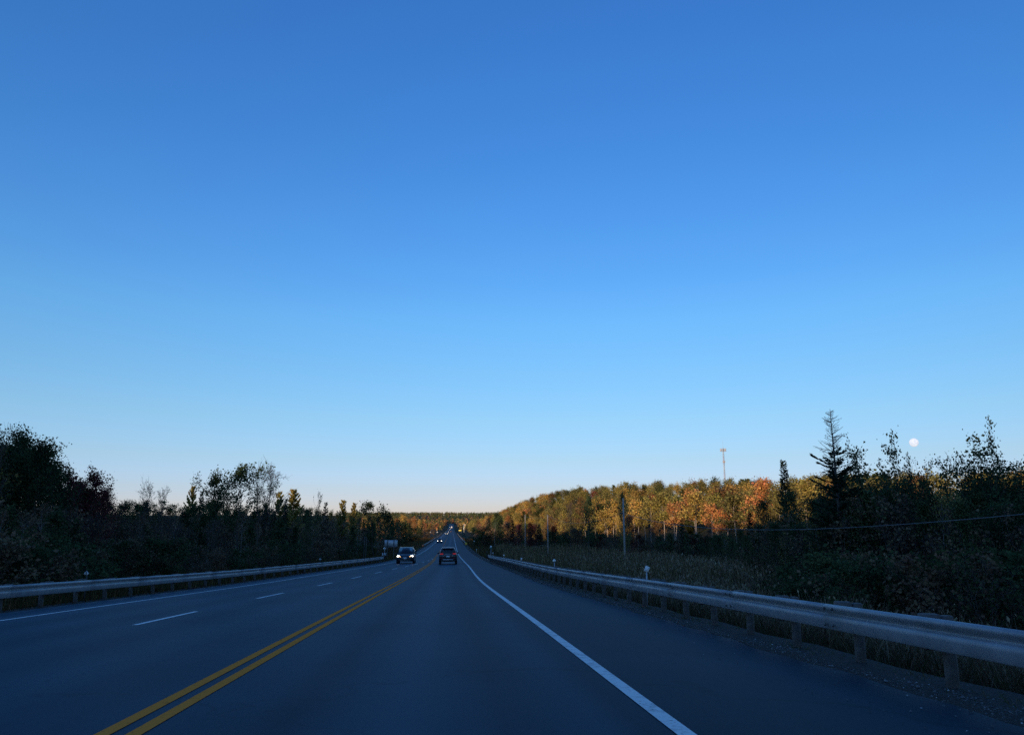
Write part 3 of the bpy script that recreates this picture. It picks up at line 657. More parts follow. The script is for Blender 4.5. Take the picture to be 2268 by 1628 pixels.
# ------------------------------------------------------------------ shaded trees and bushes on the right
RT = 'trees on the shaded right side'
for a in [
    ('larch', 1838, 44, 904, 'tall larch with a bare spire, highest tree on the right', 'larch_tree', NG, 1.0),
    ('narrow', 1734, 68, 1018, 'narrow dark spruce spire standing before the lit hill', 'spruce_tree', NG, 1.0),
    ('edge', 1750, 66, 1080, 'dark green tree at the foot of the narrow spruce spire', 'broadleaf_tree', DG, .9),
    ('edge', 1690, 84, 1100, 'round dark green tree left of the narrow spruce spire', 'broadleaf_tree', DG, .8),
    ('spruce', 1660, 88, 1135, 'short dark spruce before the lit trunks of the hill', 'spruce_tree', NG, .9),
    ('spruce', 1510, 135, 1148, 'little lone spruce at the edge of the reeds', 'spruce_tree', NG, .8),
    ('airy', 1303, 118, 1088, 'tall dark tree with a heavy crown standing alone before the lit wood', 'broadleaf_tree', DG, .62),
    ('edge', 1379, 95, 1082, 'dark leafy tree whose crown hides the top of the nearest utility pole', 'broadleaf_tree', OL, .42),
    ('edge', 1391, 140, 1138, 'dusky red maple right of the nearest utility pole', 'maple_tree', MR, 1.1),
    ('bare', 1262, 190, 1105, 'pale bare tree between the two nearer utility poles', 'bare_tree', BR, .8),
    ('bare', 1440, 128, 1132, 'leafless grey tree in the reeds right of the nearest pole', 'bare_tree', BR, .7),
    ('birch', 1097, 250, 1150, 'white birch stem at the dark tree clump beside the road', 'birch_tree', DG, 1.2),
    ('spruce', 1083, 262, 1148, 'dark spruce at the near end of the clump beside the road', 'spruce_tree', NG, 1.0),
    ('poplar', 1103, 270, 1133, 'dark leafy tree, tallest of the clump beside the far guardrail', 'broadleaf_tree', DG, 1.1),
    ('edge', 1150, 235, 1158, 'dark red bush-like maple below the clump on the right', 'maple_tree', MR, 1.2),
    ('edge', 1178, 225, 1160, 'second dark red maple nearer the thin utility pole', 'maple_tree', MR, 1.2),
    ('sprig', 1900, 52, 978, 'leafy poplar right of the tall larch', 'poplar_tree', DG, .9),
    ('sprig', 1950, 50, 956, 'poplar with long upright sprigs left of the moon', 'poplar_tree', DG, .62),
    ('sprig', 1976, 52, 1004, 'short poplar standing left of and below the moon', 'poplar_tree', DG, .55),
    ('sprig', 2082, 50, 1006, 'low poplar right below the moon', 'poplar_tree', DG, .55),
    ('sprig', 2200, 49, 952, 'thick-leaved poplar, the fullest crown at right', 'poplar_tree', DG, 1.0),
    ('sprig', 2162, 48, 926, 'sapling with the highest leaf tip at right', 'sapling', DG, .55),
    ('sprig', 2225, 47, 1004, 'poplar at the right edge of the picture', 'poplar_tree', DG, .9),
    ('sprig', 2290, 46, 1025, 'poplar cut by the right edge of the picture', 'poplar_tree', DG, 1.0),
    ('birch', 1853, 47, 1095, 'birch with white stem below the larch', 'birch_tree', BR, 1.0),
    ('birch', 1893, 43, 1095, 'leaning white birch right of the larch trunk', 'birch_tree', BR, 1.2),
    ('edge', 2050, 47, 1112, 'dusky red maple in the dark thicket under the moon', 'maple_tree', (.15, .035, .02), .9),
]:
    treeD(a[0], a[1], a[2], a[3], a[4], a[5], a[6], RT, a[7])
rng = RS(77)
xd = 1800
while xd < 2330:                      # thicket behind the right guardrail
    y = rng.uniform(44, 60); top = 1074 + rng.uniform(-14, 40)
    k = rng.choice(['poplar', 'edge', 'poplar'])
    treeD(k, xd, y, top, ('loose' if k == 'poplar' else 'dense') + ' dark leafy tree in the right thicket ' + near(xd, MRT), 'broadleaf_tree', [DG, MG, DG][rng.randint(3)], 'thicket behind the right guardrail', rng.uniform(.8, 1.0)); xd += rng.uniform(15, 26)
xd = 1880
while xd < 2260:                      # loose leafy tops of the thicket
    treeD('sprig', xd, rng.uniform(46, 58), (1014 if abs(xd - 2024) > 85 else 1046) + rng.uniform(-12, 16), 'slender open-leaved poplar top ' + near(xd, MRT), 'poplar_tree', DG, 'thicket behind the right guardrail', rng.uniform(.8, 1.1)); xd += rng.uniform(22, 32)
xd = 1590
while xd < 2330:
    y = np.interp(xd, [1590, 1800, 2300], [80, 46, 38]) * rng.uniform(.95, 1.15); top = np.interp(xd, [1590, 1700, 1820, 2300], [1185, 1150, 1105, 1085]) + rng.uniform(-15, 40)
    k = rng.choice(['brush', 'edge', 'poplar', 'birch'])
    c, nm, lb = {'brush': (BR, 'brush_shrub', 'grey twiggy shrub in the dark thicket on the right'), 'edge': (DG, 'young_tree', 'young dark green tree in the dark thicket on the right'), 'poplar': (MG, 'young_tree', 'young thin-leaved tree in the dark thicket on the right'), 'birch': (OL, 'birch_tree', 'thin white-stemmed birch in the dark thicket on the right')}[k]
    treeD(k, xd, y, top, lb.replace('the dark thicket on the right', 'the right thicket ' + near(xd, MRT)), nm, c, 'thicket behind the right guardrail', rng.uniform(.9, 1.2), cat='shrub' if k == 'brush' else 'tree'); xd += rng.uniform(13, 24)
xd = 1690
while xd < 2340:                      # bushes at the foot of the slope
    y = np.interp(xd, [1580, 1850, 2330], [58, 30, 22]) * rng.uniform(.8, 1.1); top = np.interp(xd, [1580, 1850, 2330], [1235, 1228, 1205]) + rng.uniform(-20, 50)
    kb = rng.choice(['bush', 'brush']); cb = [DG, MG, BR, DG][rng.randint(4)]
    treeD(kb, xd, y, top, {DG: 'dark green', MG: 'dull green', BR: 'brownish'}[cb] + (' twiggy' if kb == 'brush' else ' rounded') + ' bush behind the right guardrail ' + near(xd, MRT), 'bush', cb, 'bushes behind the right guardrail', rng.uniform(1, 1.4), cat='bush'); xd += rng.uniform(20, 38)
xd = 1056
while xd < 1620:                      # dark shrubs between the reeds and the hill
    y = np.interp(xd, [1056, 1200, 1400, 1620], [300, 225, 165, 110]) * rng.uniform(.9, 1.12)
    top = np.interp(xd, [1056, 1090, 1200, 1260, 1400, 1620], [1160, 1148, 1160, 1176, 1188, 1186]) + rng.uniform(-8, 10)
    k = rng.choice(['edge', 'brush', 'bush', 'poplar', 'spruce'], p=[.3, .25, .15, .2, .1])
    c = [DG, MG, BR, (.07, .03, .022)][rng.randint(4)]
    if k == 'spruce': c = NG
    treeD(k, xd, y, top, ('small dark spruce' if k == 'spruce' else {'edge': 'dense ', 'brush': 'twiggy ', 'bush': 'rounded ', 'poplar': 'loose upright '}[k] + {DG: 'dark green', MG: 'dull green', BR: 'brownish'}.get(c, 'dark red') + ' shrub') + ' behind the reeds, ' + near(xd, MRT), {'spruce': 'spruce_tree'}.get(k, 'shrub'), c, 'shrubs between the reeds and the hill', rng.uniform(1.1, 1.6), cat='tree' if k == 'spruce' else 'shrub'); xd += rng.uniform(7, 13)

# ------------------------------------------------------------------ reeds, grass, gravel
def blades(name, label, cat, O, Y, H, W, cols, seed, lean=.25, plume=0):
    rng = RS(seed); n = len(O); X = O + Xr(Y); Z = gz(O, Y) - .05
    az = rng.uniform(0, 6.283, n); d = np.stack([np.cos(az), np.sin(az), 0 * az], 1); a2 = rng.uniform(0, 6.283, n); w = np.stack([np.cos(a2), np.sin(a2), 0 * az], 1) * (W / 2)[:, None]
    B = np.stack([X, Y, Z], 1); k = (H * lean * rng.uniform(.2, 1, n))[:, None]; up = np.stack([0 * H, 0 * H, H], 1)
    M = B + up * .55 + d * k * .3; T = B + up + d * k
    V = np.stack([B - w, B + w, M + w * .8, M - w * .8, T + w * .15, T - w * .15], 1).reshape(-1, 3); i = np.arange(n)[:, None] * 6
    F = np.concatenate([i + np.array([[0, 1, 2, 3]]), i + np.array([[3, 2, 4, 5]])])
    C6 = np.repeat(cols * rng.uniform(.6, 1.4, (n, 1)), 6, 0)
    if plume:
        m = rng.rand(n) < .45; Tp = T[m]; D = d[m] * .5 + np.array((0, 0, 1.)); Vp, Fp = quads(Tp, plume, rng, aspect=.5, D=D)
        F = np.concatenate([F, Fp + len(V)]); V = np.concatenate([V, Vp]); C6 = np.concatenate([C6, np.repeat(np.tile((.24, .185, .12), (m.sum(), 1)) * rng.uniform(.6, 1.3, (m.sum(), 1)), 4, 0)])
    me = mesh(name, V, F, MAT['blade']); setcol(me, C6, 1)
    return tag(link(name, me), label, cat, kind='stuff')
rng = RS(90)
n = 52000; Y = 36 + 190 * rng.rand(n) ** 1.15; u0 = np.interp(Y, [36, 60, 120, 230], [.17, .11, .06, .05]); u1 = np.interp(Y, [36, 60, 90, 140, 230], [.36, .38, .40, .42, .30])
O = (u0 + (u1 - u0 + rng.normal(size=n) * .045 * (Y < 140)) * rng.rand(n)) * Y; ok = (O > 9 + 3 * rng.rand(n)); O, Y = O[ok], Y[ok]; n = len(O)
patch = .5 + .5 * np.sin(O * .21 + 1.3 * np.sin(Y * .09)) * np.sin(Y * .13)
blades('reeds', 'tall grey-green reeds filling the wet ground right of the road', 'reeds', O, Y, rng.uniform(1.0, 2.3, n) * (.6 + .6 * patch), rng.uniform(.03, .07, n) * np.clip(Y / 60, 1, 2.4),
       pick(rng, n, [((.18, .132, .066), 4), ((.115, .095, .046), 4), ((.25, .165, .085), 2)]), 91, .22, .24)
n = 9000; Y = rng.uniform(150, 230, n); O = (ux(1400) + .0787 + rng.rand(n) * .12) * Y
blades('grass', 'low russet marsh grass at the foot of the sunlit hill', 'grass', O, Y, rng.uniform(.8, 1.5, n), rng.uniform(.12, .25, n), pick(rng, n, [((.15, .075, .03), 3), ((.10, .07, .03), 2)]), 92)
n = 60000; Y = 3 + 130 * rng.rand(n) ** 1.8; O = 4.15 + (1.2 + Y * .16) * rng.rand(n) ** 1.2 * 1.6
g = O < 4.5
blades('grass', 'dry brown weeds and grass on the slope behind the right guardrail', 'grass', O, Y, np.where(g, rng.uniform(.06, .22, n), rng.uniform(.25, .85, n)) * np.clip((O - 3.8) / 1.2, .45, 1.2), rng.uniform(.008, .02, n) * np.clip(Y / 12, 1, 5), pick(rng, n, [((.090, .062, .036), 5), ((.05, .045, .022), 3), ((.026, .042, .014), .8), ((.13, .10, .065), 1)]), 93, .8)
n = 26000; Y = 9 + 50 * rng.rand(n) ** 1.3; O = 5.5 + (1.5 + Y * .22) * rng.rand(n)
pt_ = .5 + .5 * np.sin(O * .9 + Y * .35) * np.sin(Y * .5 - O * .4)
blades('weeds', 'tall grey-brown seeding weeds between the right guardrail and the thicket', 'weeds', O, Y, rng.uniform(.6, 1.5, n) * (.55 + .6 * pt_), rng.uniform(.015, .03, n) * np.clip(Y / 16, 1, 3), pick(rng, n, [((.21, .17, .12), 4), ((.13, .12, .07), 3), ((.15, .10, .07), 2)]), 97, .45, .075)
n = 45000; Y = 12 + 170 * rng.rand(n) ** 1.5; O = oPL(Y) - .35 - (1 + Y * .13) * rng.rand(n) ** 1.1 * 1.3
blades('grass', 'brown and olive grass behind the left guardrail', 'grass', O, Y, rng.uniform(.25, .9, n) * np.clip((oPL(Y) - .2 - O) / 1.2, .3, 1.2), rng.uniform(.01, .025, n) * np.clip(Y / 18, 1, 5), pick(rng, n, [((.13, .075, .034), 4), ((.07, .058, .024), 3), ((.045, .05, .02), 2)]), 94, .5)
n = 12000; Y = 130 + 300 * rng.rand(n); sd = rng.rand(n) < .5; O = np.where(sd, 4.3 + 16 * rng.rand(n), oPL(Y) - .8 - 14 * rng.rand(n))
blades('grass', 'brown roadside grass along the embankments ahead', 'grass', O, Y, rng.uniform(.4, 1.1, n), rng.uniform(.1, .25, n), pick(rng, n, [((.13, .08, .036), 4), ((.07, .058, .024), 3)]), 95, .4)
def stones(name, label, O, Y, S, seed):
    rng = RS(seed); n = len(O); P = np.stack([O + Xr(Y), Y, zroad(O, Y) + S * .15 + .008], 1)
    base = np.array([(1, 0, 0), (-.2, .9, 0), (-.8, -.6, 0), (0, 0, .75), (.3, -.8, -.1)]); k = len(base)
    J = base[None] * rng.uniform(.6, 1.2, (n, k, 3)) * S[:, None, None]; a = rng.uniform(0, 6.283, n); ca, sa = np.cos(a)[:, None], np.sin(a)[:, None]
    V = np.stack([J[..., 0] * ca - J[..., 1] * sa, J[..., 0] * sa + J[..., 1] * ca, J[..., 2]], -1) + P[:, None]
    i = np.arange(n)[:, None] * k; F = np.concatenate([i + np.array([f]) for f in ((0, 1, 3), (1, 2, 3), (2, 4, 3), (4, 0, 3))])
    return tag(link(name, mesh(name, V.reshape(-1, 3), F, MAT['stone'])), label, 'gravel', kind='stuff')
n = 9000; cy = rng.uniform(3, 60, 220); Y = cy[rng.randint(0, 220, n)] + rng.normal(size=n) * .16; O = 3.75 + rng.normal(size=n) * .16 + .12 * np.sin(Y * 2.1)
blades('grass', 'small green and brown tufts growing through the gravel under the right guardrail', 'grass', O, Y, rng.uniform(.04, .20, n), rng.uniform(.006, .014, n), pick(rng, n, [((.045, .085, .02), 3), ((.10, .08, .04), 4)]), 98, .9)
n = 7000; Y = 4 + 40 * rng.rand(n) ** 1.7; O = PR + .35 + rng.normal(size=n) * .22; O = np.where(rng.rand(n) < .04, PR - 1.3 * rng.rand(n), O)
stones('gravel', 'scattered grey gravel and chips along the right shoulder edge', O, Y, rng.uniform(.004, .016, n) * np.where(rng.rand(n) < .03, 1.8, 1), 96)

# ------------------------------------------------------------------ guardrails
WP = [(.030, .312), (.064, .306), (.085, .288), (.086, .262), (.052, .226), (.010, .200), (.006, .186), (.052, .176), (.083, .160), (.080, .112), (.064, .054), (.050, .012), (.042, 0)]
WRING = WP + [(a - .005, h) for a, h in WP[::-1]]
def octpost(r, h, below=.45):
    m = MB(); an = np.arange(8) * math.pi / 4 + math.pi / 8
    m.hull([[(r * k * math.cos(a), r * k * math.sin(a), z) for a in an] for k, z in ((1, -below), (1, h - .015), (.86, h))]); return m
POST = octpost(.066, .73).mesh('post', MAT['post_wood']); BLOCK = MB().box((0, 0, 0), (.19, .12, .36), .01).mesh('offset_block', MAT['post_wood'])
_b = MB(); _b.tube([(0, 0, 0), (.012, 0, 0), (.018, 0, 0)], [.02, .018, .006], 8); BOLT = _b.mesh('bolt', MAT['bolt'])
def guardrail(label, of, side, y0, y1, step, hz, detail=True, bolts=0, per=2):
    """side +1: rail faces -X (right of the road); -1: rail faces +X"""
    root = thing('guardrail', label, 'guardrail', (float(of(y0) + Xr(y0)), y0, float(zroad(of(y0), y0))), group=None)
    base = np.array(root.location)
    ys = np.arange(y0, y1 + .01, step)
    def pt(y, a, h):           # a: towards the road
        return np.array((float(of(y) + Xr(y)) - side * a, y, float(hz(y)) - .312 + h)) - base
    for i, y in enumerate(ys):
        o = float(of(y)) + side * .27; x = o + float(Xr(y)); zg = float(hz(y)) - .72
        tl = rnd.uniform(-.03, .03)
        p = link('post', POST, root, np.array((x, y, zg)) - base, (tl, rnd.uniform(-.045, .045), rnd.uniform(-.2, .2)), (1, 1, 1 + rnd.uniform(-.025, .02)))
        if detail:
            link('offset_block', BLOCK, p, (-side * .178, 0, .72 - .156))
    for i in range(0, len(ys) - per, per):
        yy = np.linspace(ys[i] - (.16 if i else 0), ys[i + per] + .16, per * 2 + 1)
        m = MB(); m.hull([[pt(y, a + (.004 if (i // per) % 2 else 0), h) for a, h in WRING] for y in yy])
        pn = m.obj('rail_panel', MAT['steel'], root)
        if i < bolts:
            for y in (ys[i], ys[i + 1]):
                q = pt(y, .006, .156); link('bolt', BOLT, pn, q, (0, 0, math.pi if side > 0 else 0))
            for dy in (-.1, .1):
                for h in (.262, .06): link('bolt', BOLT, pn, pt(ys[i] + dy, .088, h), (0, 0, math.pi if side > 0 else 0))
    return root, pt, ys
gr = lambda y: 3.42 + 0 * np.asarray(y, float)
G1, p1, ys1 = guardrail('long steel guardrail on grey posts along the right shoulder', gr, 1, 2.96, 104.5, 1.765, lambda y: Zr(y) + np.interp(y, [5, 20, 45, 70, 105], [.50, .56, .64, .66, .62]), True, 26)
glf = lambda y: oL(y) - 1.62
G2, p2, ys2 = guardrail('long steel guardrail on grey posts along the left shoulder', glf, -1, 15.9, 95.3, 1.98, lambda y: zroad(glf(y), y) + .655, True, 0)
G3, p3, ys3 = guardrail('distant guardrail left of the road, beyond the oncoming van', lambda y: oL(y) - 1.9, -1, 216, 640, 4, lambda y: zroad(-9.4, y) + .68, False, 0)
G4, p4, ys4 = guardrail('distant guardrail right of the road, beyond the vehicle ahead', gr, 1, 248, 700, 4, lambda y: Zr(y) + .62, False, 0)
# terminals
def term(G, p, y, col, name, w=.42, h=.42, stripes=False):
    q = p(y, .03, .15); m = MB().box(q, (w, .05, h), .012); e = m.obj(name, col, G)
    return q
mat('hazard_yellow', (.75, .48, .05), .5); mat('hazard_orange', (.65, .20, .08), .5)
term(G1, p1, ys1[-1] + .3, MAT['black'], 'end_shoe', .30, .45)
q = term(G2, p2, ys2[-1] + .3, MAT['black'], 'end_shoe', .30, .40)
m = MB(); m.slab([(-.3 + q[0], q[1] + .05, q[2] + .25), (.3 + q[0], q[1] + .05, q[2] + .25), (.3 + q[0], q[1] + .05, q[2] + .62), (-.3 + q[0], q[1] + .05, q[2] + .62)], (0, 1, 0), .02); mk = m.obj('marker_plate', MAT['black'], G2)
for k in range(3):
    a = -.24 + k * .2; m = MB(); m.slab([(q[0] + a, q[1] + .03, q[2] + .27), (q[0] + a + .09, q[1] + .03, q[2] + .27), (q[0] + a + .15, q[1] + .03, q[2] + .6), (q[0] + a + .06, q[1] + .03, q[2] + .6)], (0, 1, 0), .01); m.obj('white_stripe', MAT['white_sheet'], mk)
term(G3, p3, ys3[0] - .3, MAT['hazard_orange'], 'end_plate', .6, .5)
term(G4, p4, ys4[0] - .3, MAT['hazard_yellow'], 'end_plate', .6, .7)

# ------------------------------------------------------------------ markers and signs beside the road
def delineator(label, o, y, zrel, size, roll=0, kind='diamond', back=False, lean=0, name='delineator'):
    x = o + float(Xr(y)); zg = float(gz(o, y)); zc = float(Zr(y)) + zrel
    t = thing(name, label, 'road marker', (x, y, zg - .1), group='reflective markers along the road')
    m = MB(); m.tube([(0, .03, -.2), (lean * .5, .03, (zc - zg) * .6), (lean, .03, zc - zg + .1)], [.022, .022, .02], 6); m.obj('post', MAT['dark_post' if back else 'alu_back'], t)
    c = (lean, -.01, zc - zg + .1); a = size / 2
    sh = {'diamond': [(-a, 0), (0, -a), (a, 0), (0, a)], 'square': [(-a * .8, -a), (a * .8, -a), (a * .8, a), (-a * .8, a)]}[kind]
    cr_, sr_ = math.cos(roll), math.sin(roll)
    m = MB(); m.slab([(c[0] + px * cr_ - pz * sr_, c[1], c[2] + px * sr_ + pz * cr_) for px, pz in sh], (0, 1, 0), .006); pl = m.obj('plate', MAT['white_sheet'], t)
    if back:
        m = MB(); m.box((c[0], c[1] - .02, c[2]), (size * .16, .02, size * .8)); m.obj('bracket', MAT['dark_post'], t)
    return t
delineator('tilted white rectangular marker, the nearest one behind the right guardrail', 3.95, 21.4, .78, .155, -.38, 'square', lean=.03)
delineator('white diamond marker, second behind the right guardrail', 3.95, 40, .88, .20, .12)
delineator('small white square marker, third behind the right guardrail', 3.95, 60, .74, .17, 0, 'square')
delineator('small white diamond marker, fourth behind the right guardrail', 3.95, 80.9, .84, .2)
delineator('tiny white diamond marker, fifth behind the right guardrail', 3.95, 100.9, .90, .19)
delineator('tiny white diamond marker beyond the end of the right guardrail', 3.6, 150, .75, .24)
delineator('pale diamond marker with a dark post across it behind the left guardrail', float(oL(25)) - 2.2, 25, .59, .165, 0, 'diamond', True)
delineator('small pale diamond marker halfway along the left guardrail', float(oL(61.8)) - 2.2, 61.8, .70, .19, 0, 'diamond', True)
t = delineator('pale diamond sign with a dark centre at the left guardrail end', float(oL(101)) - 2.2, 101, 1.46, .42, 0, 'diamond', False, name='diamond_sign')
m = MB(); m.tube([(0, -.03, .0), (0, -.018, 0)], [.075, .075], 10); m.obj('dark_disc', MAT['black'], t, (0, 0, float(Zr(101)) + 1.46 - float(gz(float(oL(101)) - 2.2, 101)) + .1))
for y, o, nm in ((255, 6.2, 'white round marker by the start of the distant right guardrail'), (520, -16, 'bright white marker by the end of the distant left guardrail'), (560, -12, 'second bright marker at the end of the distant left guardrail')):
    delineator(nm, o, y, 2.3 if y > 300 else 1.1, .9 if y > 300 else .4)
# sign seen from behind
p = at(866, 1203.5, 108); o = p.x - float(Xr(108)); zg = float(gz(o, 108))
t = thing('road_sign', 'blank grey back of a wide road sign on two posts beside the van', 'sign', (p.x, 108, zg - .1))
h = p.z - zg + .1
m = MB(); m.box((0, 0, h), (1.82, .02, .94), .004); m.obj('panel', MAT['alu_back'], t)
for dx in (-.48, .42):
    m = MB(); m.box((dx, -.07, h / 2 + .22 - .2), (.10, .10, h + .44 + .4), .008); m.obj('post', MAT['post_wood' if dx > 0 else 'dark_post'], t)
# pair of tall thin posts
p = at(809.5, 1188, 90); o = p.x - float(Xr(90)); zg = float(gz(o, 90)); h = p.z - zg
t = thing('sign_frame', 'two tall thin grey posts standing side by side behind the left guardrail', 'sign post', (p.x, 90, zg - .1))
for dx in (-.11, .11):
    m = MB(); m.box((dx, 0, h / 2 - .1), (.05, .05, h + .4), .008); m.obj('post', MAT['post_wood'], t)
m = MB(); m.box((0, 0, h - .03), (.27, .03, .06), .004); m.obj('crosspiece', MAT['post_wood'], t)
# green plate at the guardrail end
mat('green_sheet', (.02, .16, .12), .5)
y = 106.5; o = 4.0; zg = float(gz(o, y)); zc = float(Zr(y)) + 1.55 - zg
t = thing('distance_marker', 'small green plate under a white cap at the right guardrail end', 'sign', (o + float(Xr(y)), y, zg))
m = MB(); m.tube([(0, .03, -.3), (0, .03, zc)], [.03, .03], 6); m.obj('post', MAT['alu_back'], t)
m = MB(); m.slab([(-.2, 0, zc - .16), (.2, 0, zc - .16), (.2, 0, zc + .04), (-.2, 0, zc + .04)], (0, 1, 0), .01); m.obj('plate', MAT['green_sheet'], t)
m = MB(); m.slab([(-.2, -.002, zc + .05), (.2, -.002, zc + .05), (.06, -.002, zc + .27), (-.06, -.002, zc + .27)], (0, 1, 0), .01); m.obj('white_cap', MAT['white_sheet'], t)
# far warning board in the sun, and a pylon
y = 720; o = 6.5; zg = float(gz(o, y)); mat('board_yellow', (.80, .68, .10), .5)
t = thing('warning_board', 'bright yellow board on two legs far ahead by the right guardrail', 'sign', (o + float(Xr(y)), y, zg))
m = MB(); m.box((0, 0, 3.6), (2.6, .06, 1.1), .02); m.obj('panel', MAT['board_yellow'], t)
for dx in (-1, 1): m = MB(); m.box((dx, .08, 1.7), (.14, .1, 3.8)); m.obj('leg', MAT['alu_back'], t)
y = 960; o = 14; zg = float(gz(o, y))
t = thing('pylon_sign', 'tall pale pylon with a sign box far ahead right of the road', 'sign', (o + float(Xr(y)), y, zg))
m = MB(); m.box((0, 0, 5), (.7, .5, 10.4), .02); m.obj('mast', MAT['alu_back'], t)
m = MB(); m.box((1, 0, 9.6), (3, .4, 1.6), .02); m.obj('sign_box', mat('box_orange', (.45, .30, .20), .5), t)

# ------------------------------------------------------------------ utility poles, cable
POLES = [(1380, 88, 1103, 1136, 'nearest wooden utility pole, standing in the reeds'), (1213, 158, 1139.5, 1141, 'second wooden utility pole beyond the reeds'), (1163, 208, 1139.5, 1142, 'third, farthest wooden utility pole near the road'), (2475, 22.5, 1060, 1118, 'wooden utility pole right of the picture carrying the cable on')]
att = []
for xd, y, top, ay, lb in POLES:
    p = at(xd, top, y); zg = float(gz(p.x - float(Xr(y)), y)); h = p.z - zg
    t = thing('utility_pole', lb, 'utility pole', (p.x, y, zg), group='utility poles on the right')
    m = MB(); m.tube([(0, 0, -.6), (0, 0, h * .5), (0, 0, h)], [.115, .105, .085], 10); m.obj('pole', MAT['pole_wood'], t, smooth=True)
    a = at(xd, ay, y); zc = a.z - zg
    m = MB(); m.box((-.13, 0, zc), (.12, .10, .14), .01); m.obj('cable_clamp', MAT['bolt'], t)
    att.append(Vector((p.x - .16, y, a.z)))
def cable(lb, A, B, sag):
    tt = np.linspace(0, 1, 25); A = np.array(A); B = np.array(B); P = A[None] * (1 - tt)[:, None] + B[None] * tt[:, None]; P[:, 2] -= 4 * sag * tt * (1 - tt)
    m = MB(); m.tube(P, np.full(25, .02), 5); tag(m.obj('cable', MAT['cable'], None), lb, 'cable', 'cables between the poles')
cable('sagging dark cable between the first and second utility pole', att[0], att[1], 1.35)
cable('dark cable from the second to the farthest utility pole', att[1], att[2], .7)
cable('long dark cable from the nearest pole sweeping across to the right', att[3], att[0], 1.25)

# ------------------------------------------------------------------ lattice mast on the hill
p = at(1601.5, 993, 560); gzm = float(gz(p.x - float(Xr(560)), 560)); Hm = p.z - gzm; foot = at(1604, 1065, 560)
mat('mast_white', (.42, .41, .41), .5); mat('mast_red', (.34, .20, .17), .5)
t = thing('radio_mast', 'slim red and white lattice mast with antennas above the wooded hill', 'radio mast', (p.x, 560, gzm))
for k in range(8):
    z0, z1 = Hm * k / 8, Hm * (k + 1) / 8; m = MB(); cs = [(.5 * math.cos(a), .5 * math.sin(a)) for a in (.5, 2.6, 4.7)]
    for c in cs: m.tube([(*c, z0), (*c, z1)], [.10, .10], 5)
    nn = int((z1 - z0) / 1.0)
    for i in range(nn):
        za, zb = z0 + (z1 - z0) * i / nn, z0 + (z1 - z0) * (i + 1) / nn
        for j in range(3): m.tube([(*cs[j], za), (*cs[(j + 1) % 3], zb)], [.035, .035], 4, False)
    m.obj('lattice_section', MAT['mast_red' if k % 2 == 0 else 'mast_white'], t)
m = MB(); m.tube([(0, 0, Hm), (0, 0, Hm + 6)], [.06, .03], 5); m.obj('whip_antenna', MAT['mast_white'], t)
for hh, nA, L in ((-1.2, 9, 1.7), (-10, 3, .7)):
    for i in range(nA):
        a = i * 6.283 / nA; c, s_ = math.cos(a), math.sin(a); m = MB(); m.box((c * L * 1.15, s_ * L * 1.15, Hm + hh), (.42, .42, 2.2 if nA > 3 else 1.4), .03); m.tube([(0, 0, Hm + hh), (c * L * 1.1, s_ * L * 1.1, Hm + hh)], [.05, .05], 5); m.obj('panel_antenna', MAT['mast_white'], t)

# ------------------------------------------------------------------ the moon
mp = at(2024, 980, 4000)
mm_ = bpy.data.materials.new('moon'); mm_.use_nodes = True; tt = mm_.node_tree; b = tt.nodes['Principled BSDF']
ob_ = tt.nodes.new('ShaderNodeTexCoord'); nz = tt.nodes.new('ShaderNodeTexNoise'); nz.inputs['Scale'].default_value = .09; nz.inputs['Detail'].default_value = 4
rp = tt.nodes.new('ShaderNodeValToRGB'); rp.color_ramp.elements[0].position = .4; rp.color_ramp.elements[0].color = (.62, .68, .78, 1); rp.color_ramp.elements[1].position = .6; rp.color_ramp.elements[1].color = (.86, .88, .92, 1)
tt.links.new(ob_.outputs['Object'], nz.inputs['Vector']); tt.links.new(nz.outputs[0], rp.inputs[0]); b.inputs['Base Color'].default_value = (.16, .21, .34, 1); tt.links.new(rp.outputs[0], b.inputs['Emission Color'])
b.inputs['Emission Strength'].default_value = .82; b.inputs['Roughness'].default_value = 1
m = MB(); RM = 4000 / math.cos(math.atan(mp.x / 4000)) * math.tan(math.radians(.29))
m.hull([[(RM * math.sin(th) * math.cos(a), RM * math.sin(th) * math.sin(a), RM * math.cos(th)) for a in np.arange(24) * math.pi / 12] for th in np.linspace(.02, math.pi - .02, 16)])
tag(m.obj('moon', mm_, None, mp, smooth=True), 'pale daytime moon low in the sky above the right trees', 'moon')

# ------------------------------------------------------------------ vehicles
def paintmat(name, col): return mat(name, col, .35, .0, .4, coat=.25)
mat('glass', (.010, .014, .018), .06, 0, .6); mat('plate_white', (.70, .74, .78), .4)
mat('lamp_white', (.9, .9, .9), .2, emit=(1, .93, .80), estr=9); mat('lamp_amber', (.9, .5, .2), .3, emit=(1, .55, .22), estr=3.0)
mat('lamp_red', (.35, .02, .02), .25, emit=(1, .05, .04), estr=.3); mat('reflector_red', (.30, .02, .02), .3); mat('silver_trim', (.45, .47, .50), .3, .7); mat('plastic', (.03, .03, .032), .6)
_w = MB(); _w.tube([(-.11, 0, 0), (-.10, 0, 0), (.10, 0, 0), (.11, 0, 0)], [.30, .34, .34, .30], 18); TYRE = _w.mesh('tyre', MAT['rubber'], False)
_w = MB(); _w.tube([(-.115, 0, 0), (.115, 0, 0)], [.22, .22], 14)
for k in range(5):
    a = k * 6.283 / 5; _w.box((.118, .1 * math.cos(a), .1 * math.sin(a)), (.012, .05, .05))
RIM = _w.mesh('rim', MAT['silver_trim'])
def ring(y, pts): return [(x, y, z) for x, z in pts] + [(-x, y, z) for x, z in pts[::-1]]
